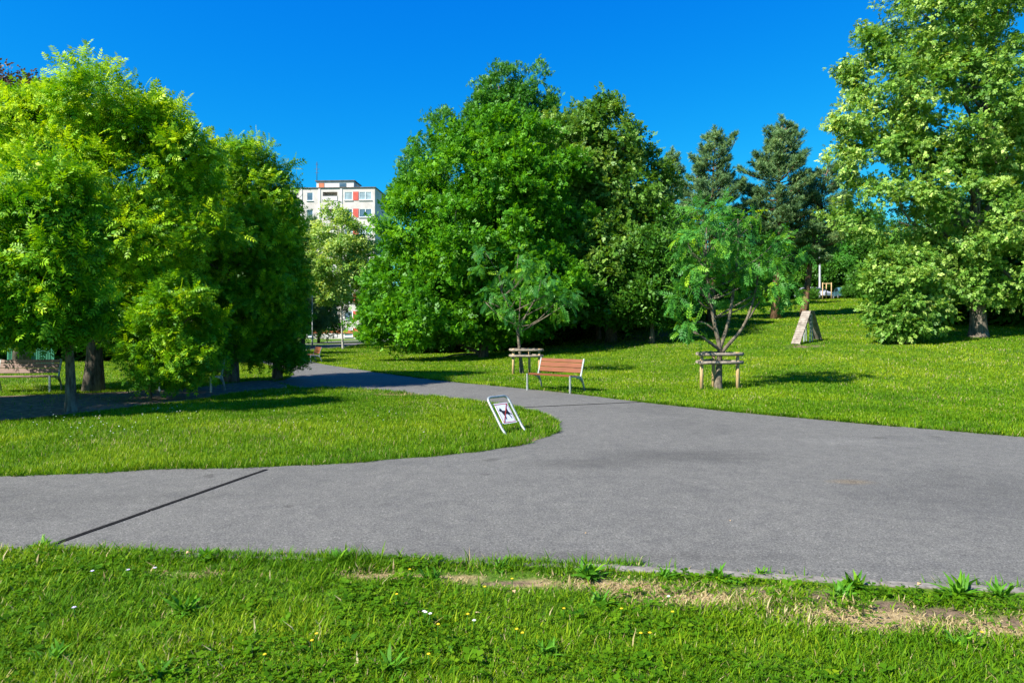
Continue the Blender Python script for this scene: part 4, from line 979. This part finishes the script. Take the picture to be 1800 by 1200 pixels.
# ------------------------------------------------------------------ stakes round the saplings
def stake_frame(foot, label, rz, first=None, s=1.0):
    if first is None:
        root = empty('tree_stake_frame', (0, 0, 0))
        P = [(-0.50, -0.05), (0.50, -0.02), (0.06, 0.66)]
        for x, y in P:
            MB().tube([(x, y, -0.15), (x * 0.99, y, 0.45), (x * 0.98, y, 0.98)], [0.05, 0.049, 0.047], 10).build('stake', M_post, root)
        for h in (0.70, 0.92):
            for i in range(3):
                a, b = Vector((*P[i], h)), Vector((*P[(i + 1) % 3], h)); d = (b - a).normalized(); n = Vector((d.y, -d.x, 0))
                a2, b2 = a - d * 0.10 + n * 0.088, b + d * 0.10 + n * 0.088
                a2.z += 0.012 * i; b2.z += 0.012 * i
                MB().tube([a2, (a2 * 2 + b2) / 3 + n * 0.004, (a2 + b2 * 2) / 3, b2], [0.043, 0.045, 0.044, 0.042], 10).build('rail', M_log, root)
    else: root = copy_tree(first)
    h = hit(*foot); root.location = tuple(h); root.rotation_euler = (0, 0, rz); root.scale = (s, s, s)
    tag(root, label, 'tree stakes', 'wooden stake frames round the saplings'); return root
sf = stake_frame((1262, 682), 'three post log frame around the forked sapling on the open lawn', R(2))
h = hit(1262, 682); sf.location = (h[0], h[1] - 0.12, h[2])
s2 = stake_frame((925, 657), 'log stake frame behind the left end of the red bench', R(-6), sf, 0.92)
h = hit(925, 657); s2.location = (h[0], h[1] - 0.25, gz(h[0], h[1] - 0.25))

# ------------------------------------------------------------------ dog-agility ramp
rp = empty('agility_ramp', (0, 0, 0)); tag(rp, 'wooden A shaped dog ramp with plank deck standing on the slope', 'ramp')
h = hit(1402, 605.5); rp.location = tuple(h); rp.rotation_euler = (0, 0, R(-44)); HR = 1.52; w = 0.40
def ramp_boards(name, a, b, n, mat):
    m = MB(); a = Vector(a); b = Vector(b); d = (b - a) / n
    for i in range(n):
        p = a + d * (i + 0.5)
        m.beam(p - d * 0.47, p + d * 0.47, w, 0.03, 0.004)
    for s in (-1, 1): m.beam(a + Vector((s * (w / 2 - 0.03), 0, -0.05)), b + Vector((s * (w / 2 - 0.03), 0, -0.05)), 0.045, 0.07)
    return m.build(name, mat, rp)
ramp_boards('front_deck', (0, -0.25, 0.03), (0, 1.05, HR), 14, M_deck)
ramp_boards('platform', (0, 1.06, HR + 0.02), (0, 1.50, HR + 0.02), 4, M_deck)
dz2 = gz(*(np.array(h[:2]) + 2.55 * np.array([math.sin(R(44)), math.cos(R(44))]))) - h[2]
ramp_boards('back_deck', (0, 1.51, HR), (0, 2.5, dz2 + 0.03), 13, M_deck)
for y in (1.12, 1.44):
    for s in (-1, 1):
        MB().beam((s * (w / 2 - 0.06), y, 0.0), (s * (w / 2 - 0.06), y * 0.4 + 0.77, HR - 0.05), 0.05, 0.05, up=(0, 1, 0)).build('leg', M_galv, rp)

# ------------------------------------------------------------------ block of flats
BD, NS, SH = 112.0, 9, 2.8
br_ = at(659, 575, BD); Wb, Db = 25.2, 12.0
zr = CZ + (575 - 330) / F * BD
bl = empty('apartment_block', (br_[0], BD, gz(br_[0], BD))); bl.rotation_euler = (0, 0, R(-3)); tag(bl, 'pale concrete panel apartment block with red window panels beyond the trees', 'building')
zr -= bl.location.z; z0 = zr - NS * SH
ops = []      # (u0,u1,kind) measured leftwards from the right corner
for base in (0.0, 12.6):
    ops += [(base + 0.5, base + 2.65, 'w2'), (base + 3.7, base + 5.1, 'w1'), (base + 6.25, base + 8.7, 'log'), (base + 10.3, base + 11.4, 'ws')]
def facade():
    us = sorted({0, Wb} | {round(u, 3) for a, b, k in ops for u in (a, b)}); fl = MB()
    zs = [0.0]
    spans = []
    for s in range(NS):
        zb = z0 + s * SH; spans.append((zb + 0.75, zb + 2.18))
    zs = sorted({0.0, round(zr, 3)} | {round(z, 3) for a, b in spans for z in (a, b)})
    def is_open(u, z):
        for a, b in spans:
            if a < z < b:
                for p, q, k in ops:
                    if p < u < q: return k
        return None
    for i in range(len(us) - 1):
        for j in range(len(zs) - 1):
            u0, u1, a, b = us[i], us[i + 1], zs[j], zs[j + 1]; k = is_open((u0 + u1) / 2, (a + b) / 2)
            if k is None: fl.quad([(-u1, 0, a), (-u0, 0, a), (-u0, 0, b), (-u1, 0, b)])
            else:
                dp = 1.3 if k == 'log' else 0.16
                fl.quad([(-u1, 0, a), (-u0, 0, a), (-u0, dp, a), (-u1, dp, a)]); fl.quad([(-u1, 0, b), (-u0, 0, b), (-u0, dp, b), (-u1, dp, b)])
                fl.quad([(-u1, 0, a), (-u1, dp, a), (-u1, dp, b), (-u1, 0, b)]); fl.quad([(-u0, 0, a), (-u0, dp, a), (-u0, dp, b), (-u0, 0, b)])
                if k == 'log': fl.quad([(-u1, dp, a), (-u0, dp, a), (-u0, dp, b), (-u1, dp, b)])
    fl.quad([(0, 0, 0), (0, Db, 0), (0, Db, zr), (0, 0, zr)]); fl.quad([(-Wb, 0, 0), (-Wb, Db, 0), (-Wb, Db, zr), (-Wb, 0, zr)])
    fl.quad([(-Wb, Db, 0), (0, Db, 0), (0, Db, zr), (-Wb, Db, zr)]); fl.quad([(-Wb, 0, zr), (0, 0, zr), (0, Db, zr), (-Wb, Db, zr)])
    return fl.build('wall', M_facade, bl), spans
wall, spans = facade()
r_ = MB(); r_.box((-Wb / 2, Db / 2, zr + 0.06), (Wb + 0.3, Db + 0.3, 0.12)); r_.build('roof_edge', M_roofd, bl)
jm = MB()
for u in (5.6, 9.25, 12.3, 18.2): jm.box((-u, -0.04, zr / 2), (0.35, 0.07, zr - 0.02))
jm.build('pilaster', M_facw, bl)
def window(u0, u1, za, zb, panes, gm):
    fr = MB(); t = 0.09; y = 0.06
    fr.box((-(u0 + u1) / 2, y, zb - t / 2), (u1 - u0, 0.08, t)); fr.box((-(u0 + u1) / 2, y, za + t / 2), (u1 - u0, 0.08, t))
    for q in range(panes + 1):
        u = u0 + t / 2 + (u1 - u0 - t) * q / panes; fr.box((-u, y - 0.003, (za + zb) / 2), (t, 0.08, zb - za - 2 * t))
    o = fr.build('window', M_frame, bl)
    g = MB(); g.box((-(u0 + u1) / 2, y + 0.03, (za + zb) / 2), (u1 - u0 - t, 0.02, zb - za - t)); g.build('pane', gm, o)
    g = MB(); g.box((-(u0 + u1) / 2, -0.06, za - 0.03), (u1 - u0 + 0.1, 0.16, 0.05)); g.build('sill', M_facw, o)
for s in range(NS):
    za, zb = spans[s]
    for (p, q, k) in ops:
        if k == 'log':
            g = MB(); g.box((-(p + q) / 2, -0.05, za + 0.35), (q - p - 0.02, 0.06, 0.75)); g.build('balcony_panel', M_facw, bl)
        else:
            window(p, q, za, zb, 2 if k == 'w2' else 1, [M_glassc, M_glass, M_glassc][(s + int(p)) % 3] if k != 'ws' else M_glass)
    for base in (0.0, 12.6):
        g = MB(); g.box((-(base + 3.18), -0.03, (za + zb) / 2), (0.9, 0.05, zb - za)); g.build('red_panel', M_fred, bl)
g = MB(); g.box((-Wb / 2, -0.06, 1.15), (Wb, 0.1, 0.5)); g.build('plinth_band', M_ford, bl)
uc = (659 - 584) / 10.7
g = MB(); g.box((-uc, 3.2, zr + 0.75), (6.3, 4, 1.3)); ph = g.build('roof_house', M_facw, bl)
g = MB(); g.box((-uc, 3.2, zr + 1.45), (6.7, 4.4, 0.12)); g.build('roof_slab', M_roofd, ph)
g = MB(); g.box((-uc - 2.3, 1.17, zr + 0.62), (0.9, 0.06, 0.95)); g.build('door', M_ford, ph)
g = MB(); g.box((-uc + 1.3, 1.17, zr + 0.75), (1.1, 0.06, 0.6)); g.build('window', M_glass, ph)
g = MB(); ux = -(659 - 550) / 10.7
g.tube([(ux, 1.5, zr), (ux, 1.5, zr + 4.7)], 0.06, 6)
for zz, l in ((4.3, 0.5), (3.5, 0.9), (2.9, 0.6)): g.beam((ux - l / 2, 1.5, zr + zz), (ux + l / 2, 1.5, zr + zz), 0.04, 0.04)
g.build('antenna_mast', M_iron, bl)
g = MB(); ux = -(659 - 621) / 10.7; g.tube([(ux, 1.4, zr), (ux, 1.4, zr + 1.45), (ux - 0.35, 1.4, zr + 1.5)], 0.07, 6); g.build('vent_pipe', M_iron, bl)

# ------------------------------------------------------------------ lamps, fence, cars, staked post far off
def lamp(px, D, Hl, label, r):
    x = (px - CX) / F * D; root = empty('street_lamp', (x, D, gz(x, D))); tag(root, label, 'street lamp')
    MB().tube([(0, 0, -0.1), (0, 0, 0.9), (0, 0, 1.0), (0, 0, Hl)], [r * 1.5, r * 1.5, r, r * 0.75], 10).build('pole', M_lamp, root)
    m = MB(); m.tube([(0, 0, Hl - 0.05), (0.12, -0.1, Hl + 0.06), (0.35, -0.3, Hl + 0.08)], 0.03, 6); m.build('arm', M_lamp, root)
    m = MB(); m.box((0.6, -0.5, Hl + 0.08), (0.62, 0.24, 0.11), Matrix.Rotation(R(-40), 4, 'Z'), 0.03); m.build('lamp_head', M_lamp, root)
lamp(549, 62, 5.0, 'slim grey street lamp in the dark gap left of the young lime', 0.05)
lamp(1441, 84, 6.5, 'thick pale lamp post behind the leaning pine trunk', 0.13)
fr = empty('fence', (0, 0, 0)); fD = 31.0; x0 = (18 - CX) / F * fD; fr.location = (x0, fD, gz(x0, fD)); tag(fr, 'pale green railing fence seen between the far left trunks', 'fence')
m = MB()
for i in range(26): m.box((i * 0.075, 0, 0.62), (0.03, 0.03, 1.16))
m.build('bars', M_gfence, fr)
m = MB(); m.box((0.94, 0.032, 0.2), (2.0, 0.03, 0.05)); m.box((0.94, 0.032, 1.05), (2.0, 0.03, 0.05)); m.build('rails', M_gfence, fr)
for x in (-0.09, 1.96): MB().box((x, 0.01, 0.62), (0.07, 0.07, 1.3), None, 0.008).build('post', M_gfence, fr)

def make_car(label, px, D, rz, paint):
    x = (px - CX) / F * D; root = empty('parked_car', (x, D, gz(x, D)), rz); tag(root, label, 'car', 'cars parked beyond the slope')
    prof = [(-2.05, .32), (-2.08, .62), (-2.0, .88), (-1.72, .95), (-1.28, 1.36), (-0.95, 1.45), (0.25, 1.44), (0.55, 1.36), (1.1, .98), (1.75, .86), (2.05, .7), (2.08, .35)]
    m = MB(); m.prism([(p[0], p[1]) for p in prof], (0, 1.7, 0), (0, -0.85, 0))
    bmesh.ops.bevel(m.bm, geom=[e for e in m.bm.edges], offset=0.06, segments=2, affect='EDGES'); m.build('body', paint, root)
    for s in (-1, 1):
        m = MB(); m.prism([(-1.22, .98), (-.98, 1.34), (-.1, 1.34), (-.1, .98)], (0, s * 0.012, 0), (0, s * 0.851, 0)); m.prism([(0.0, .98), (0, 1.34), (.3, 1.33), (.82, .98)], (0, s * 0.012, 0), (0, s * 0.851, 0)); m.build('side_window', M_glassd, root)
    m = MB(); m.quad([(0.60, -.7, 1.335), (0.60, .7, 1.335), (1.09, .74, 1.01), (1.09, -.74, 1.01)])
    for v in m.bm.verts: v.co += Vector((0.02, 0, 0.02))
    m.build('windscreen', M_glassd, root)
    for wx in (-1.3, 1.32):
        for s in (-1, 1):
            m = MB(); m.tube([(wx, s * 0.70, 0.31), (wx, s * 0.72, 0.31), (wx, s * 0.86, 0.31), (wx, s * 0.88, 0.31)], [0.27, 0.31, 0.31, 0.27], 18); wv = m.build('wheel', M_tyre, root)
            m = MB(); m.tube([(wx, s * 0.878, 0.31), (wx, s * 0.89, 0.31)], [0.19, 0.17], 14); m.build('rim', M_lamp, wv)
    for s in (-1, 1):
        m = MB(); m.box((2.0, s * 0.6, 0.72), (0.16, 0.32, 0.13), None, 0.03); m.build('headlight', M_glassc, root)
make_car('pale silver car parked behind the leaning pine trunk', 1430, 82, R(-60), M_carw)
make_car('teal and white car parked on the crest below the dark trees', 1482, 86, R(76), M_cart)
x = (1453 - CX) / F * 78; pr = empty('tree_stakes', (x, 78, gz(x, 78))); tag(pr, 'three tall yellowish posts around a young tree on the crest', 'tree stakes')
for dx, dy in ((-0.45, 0), (0.2, 0.5), (0.5, -0.1)): MB().tube([(dx, dy, -0.1), (dx, dy, 1.95)], 0.055, 8).build('stake', M_post, pr)
MB().beam((-0.5, 0.0, 1.85), (0.55, -0.1, 1.85), 0.03, 0.09).build('rail', M_post, pr)

# ------------------------------------------------------------------ small plants
def lance(n=3, L=1.0, W=0.17):
    out = []; prev = None
    prof = [(0, .35), (.35, .95), (.7, .75), (1.0, .05)]
    for (a, wa), (b, wb) in zip(prof[:-1], prof[1:]):
        za, zb = 0.28 * a - 0.42 * a * a, 0.28 * b - 0.42 * b * b
        out.append([[-W / 2 * wa, a * L, za], [W / 2 * wa, a * L, za], [W / 2 * wb, b * L, zb], [-W / 2 * wb, b * L, zb]])
    return np.array(out)
LAN = lance()
gw = 'leafy weeds in the near verge'
weeds = [(600, 990, 0.17, 40, 'dense leafy weed tuft at the path edge left of centre'), (365, 985, 0.14, 34, 'leafy weed tuft at the path edge on the left'), (1030, 1015, 0.19, 34, 'upright grassy weed tuft before the kerb near the middle'),
         (880, 1000, 0.12, 26, 'low leafy weed by the kerb just left of the middle tuft'), (1265, 1020, 0.16, 24, 'star shaped rosette weed on the kerb line'), (1500, 1035, 0.17, 30, 'rosette weed on the bare earth by the kerb'),
         (1480, 1050, 0.14, 24, 'flat weed clump on the dark bare earth patch'), (1685, 1050, 0.20, 40, 'large bushy weed at the kerb on the right'), (1760, 1050, 0.15, 28, 'leafy weed at the right end of the kerb'),
         (1170, 1015, 0.12, 22, 'small weed hugging the kerb right of the middle tuft'), (330, 1075, 0.17, 22, 'dark tall weed clump in the grass at left'), (760, 1020, 0.13, 26, 'green tuft between the straw patches'),
         (280, 1190, 0.16, 16, 'broad leaved weed at the bottom left edge'), (690, 1180, 0.16, 18, 'broad leaved weed at the bottom edge below the left kerb tuft'), (1690, 1140, 0.15, 18, 'broad leaved weed low in the right corner grass'),
         (960, 1150, 0.14, 14, 'broad leaved weed in the bottom middle grass'), (90, 1160, 0.15, 16, 'broad leaved weed in the bottom left corner'), (75, 965, 0.15, 40, 'grass tuft spilling onto the path by the drain strip'), (1060, 1065, 0.14, 26, 'lush green tuft below the middle straw patch'), (1340, 1010, 0.09, 18, 'tiny weed on the kerb between two rosettes')]
for (px, py, s, n, lab) in weeds:
    n = int(n * 1.7); h = hit(px, py); rg = np.random.default_rng(int(px * 7 + py)); az = rg.uniform(0, 6.28, n); el = rg.uniform(0.15, 1.25, n)
    ax = np.stack([np.cos(az) * np.cos(el), np.sin(az) * np.cos(el), np.sin(el)], 1); nr = unit(np.array([0, 0, 1.0]) + rg.normal(0, .25, (n, 3)))
    sz = 0.80 * s * rg.uniform(0.5, 1.1, n); V = place(LAN, rg.normal(0, 0.012, (n, 3)) * np.array([1.8, 1, 0]), frames(ax, nr), sz)
    o = quads('weed_plant', V, M_weed, None, {'tint': np.repeat(np.clip(rg.normal(.5, .22, n), 0, 1), 3)}); o.location = (h[0], h[1], h[2])
    tag(o, lab, 'weed', gw)
def flower(name, mat, spots, label, group, hh, r):
    proto = None
    for px, py in spots:
        if proto is None:
            root = empty(name, (0, 0, 0)); MB().tube([(0, 0, 0), (0.004, 0, hh * .6), (0, 0, hh)], 0.0025, 5).build('stem', M_weed, root)
            m = MB()
            for k in range(9):
                a = 2 * math.pi * k / 9; m.quad([(0, 0, hh), (r * .7 * math.cos(a - .3), r * .7 * math.sin(a - .3), hh + .006), (r * math.cos(a), r * math.sin(a), hh + .004), (r * .7 * math.cos(a + .3), r * .7 * math.sin(a + .3), hh + .007)])
            bmesh.ops.create_uvsphere(m.bm, u_segments=8, v_segments=5, radius=r * .5, matrix=Matrix.Translation((0, 0, hh + .004)) @ Matrix.Diagonal((1, 1, .7, 1)))
            m.build('blossom', mat, root); proto = root; o = root
        else: o = copy_tree(proto)
        h = hit(px, py); o.location = (h[0], h[1], h[2]); o.rotation_euler = (0, 0, random.uniform(0, 6)); o.scale = (1, 1, random.uniform(.8, 1.2))
        tag(o, label, 'flower', group)
flower('yellow_flower', M_yel, [(697, 1080), (720, 1028), (822, 1118), (908, 1146), (918, 1146), (770, 1138), (753, 1182), (991, 1098), (1126, 1148), (1182, 1105), (1142, 1146), (556, 1150), (548, 1165), (465, 1190), (1092, 1096), (852, 1065), (900, 1050), (1726, 1145)],
       'small yellow flower in the near verge grass', 'yellow flowers in the verge', 0.10, 0.011)
flower('lilac_flower', M_lilac, [(130, 1098), (225, 1022), (162, 1025), (272, 1018)], 'small lilac flower head in the grass at the left of the verge', 'lilac flowers in the verge', 0.09, 0.014)
wr = np.random.default_rng(5)
flower('clover_blossom', M_blos, [(a, b) for a, b in np.stack([np.r_[wr.normal(180, 70, 34), wr.normal(310, 30, 16), wr.normal(600, 100, 14), (745, 833, 748, 756, 1175)], np.r_[wr.normal(757, 14, 34), wr.normal(730, 8, 16), wr.normal(745, 14, 14), (1102, 1120, 1104, 1110, 1075)]], 1)],
       'tiny white blossom in the lawn or verge grass', 'white blossoms in the grass', 0.085, 0.012)
lit = None
for (px, py, a, lab) in ((1612, 1042, 0.3, 'pale dry leaf lying by the kerb on the right'), (326, 986, 1.0, 'dry brown leaf on the grass near the path edge at left'), (905, 1057, 2, 'dry leaf on the straw patch near the middle'), (1028, 940, 0.5, 'tiny pale scrap of leaf on the asphalt in the middle'), (1284, 918, 1.6, 'dark curled leaf on the asphalt right of the middle')):
    V = place(np.concatenate([rhomb(1, .6, .5), rhomb(1, .6, .2) + np.array([0.05, 0.02, .02])]), np.zeros((1, 3)), frames(np.array([[math.cos(a), math.sin(a), .12]]), np.array([[.1, 0, 1.]])), np.array([0.04 if py > 950 else 0.022]))
    o = quads('fallen_leaf', V, M_dryleaf); h = hit(px, py); o.location = (h[0], h[1], h[2] + (0.05 if py > 1000 or px < 400 else 0.012)); tag(o, lab, 'leaf', 'dry leaves on the ground')
print('polys', sum(len(m.polygons) for m in bpy.data.meshes))
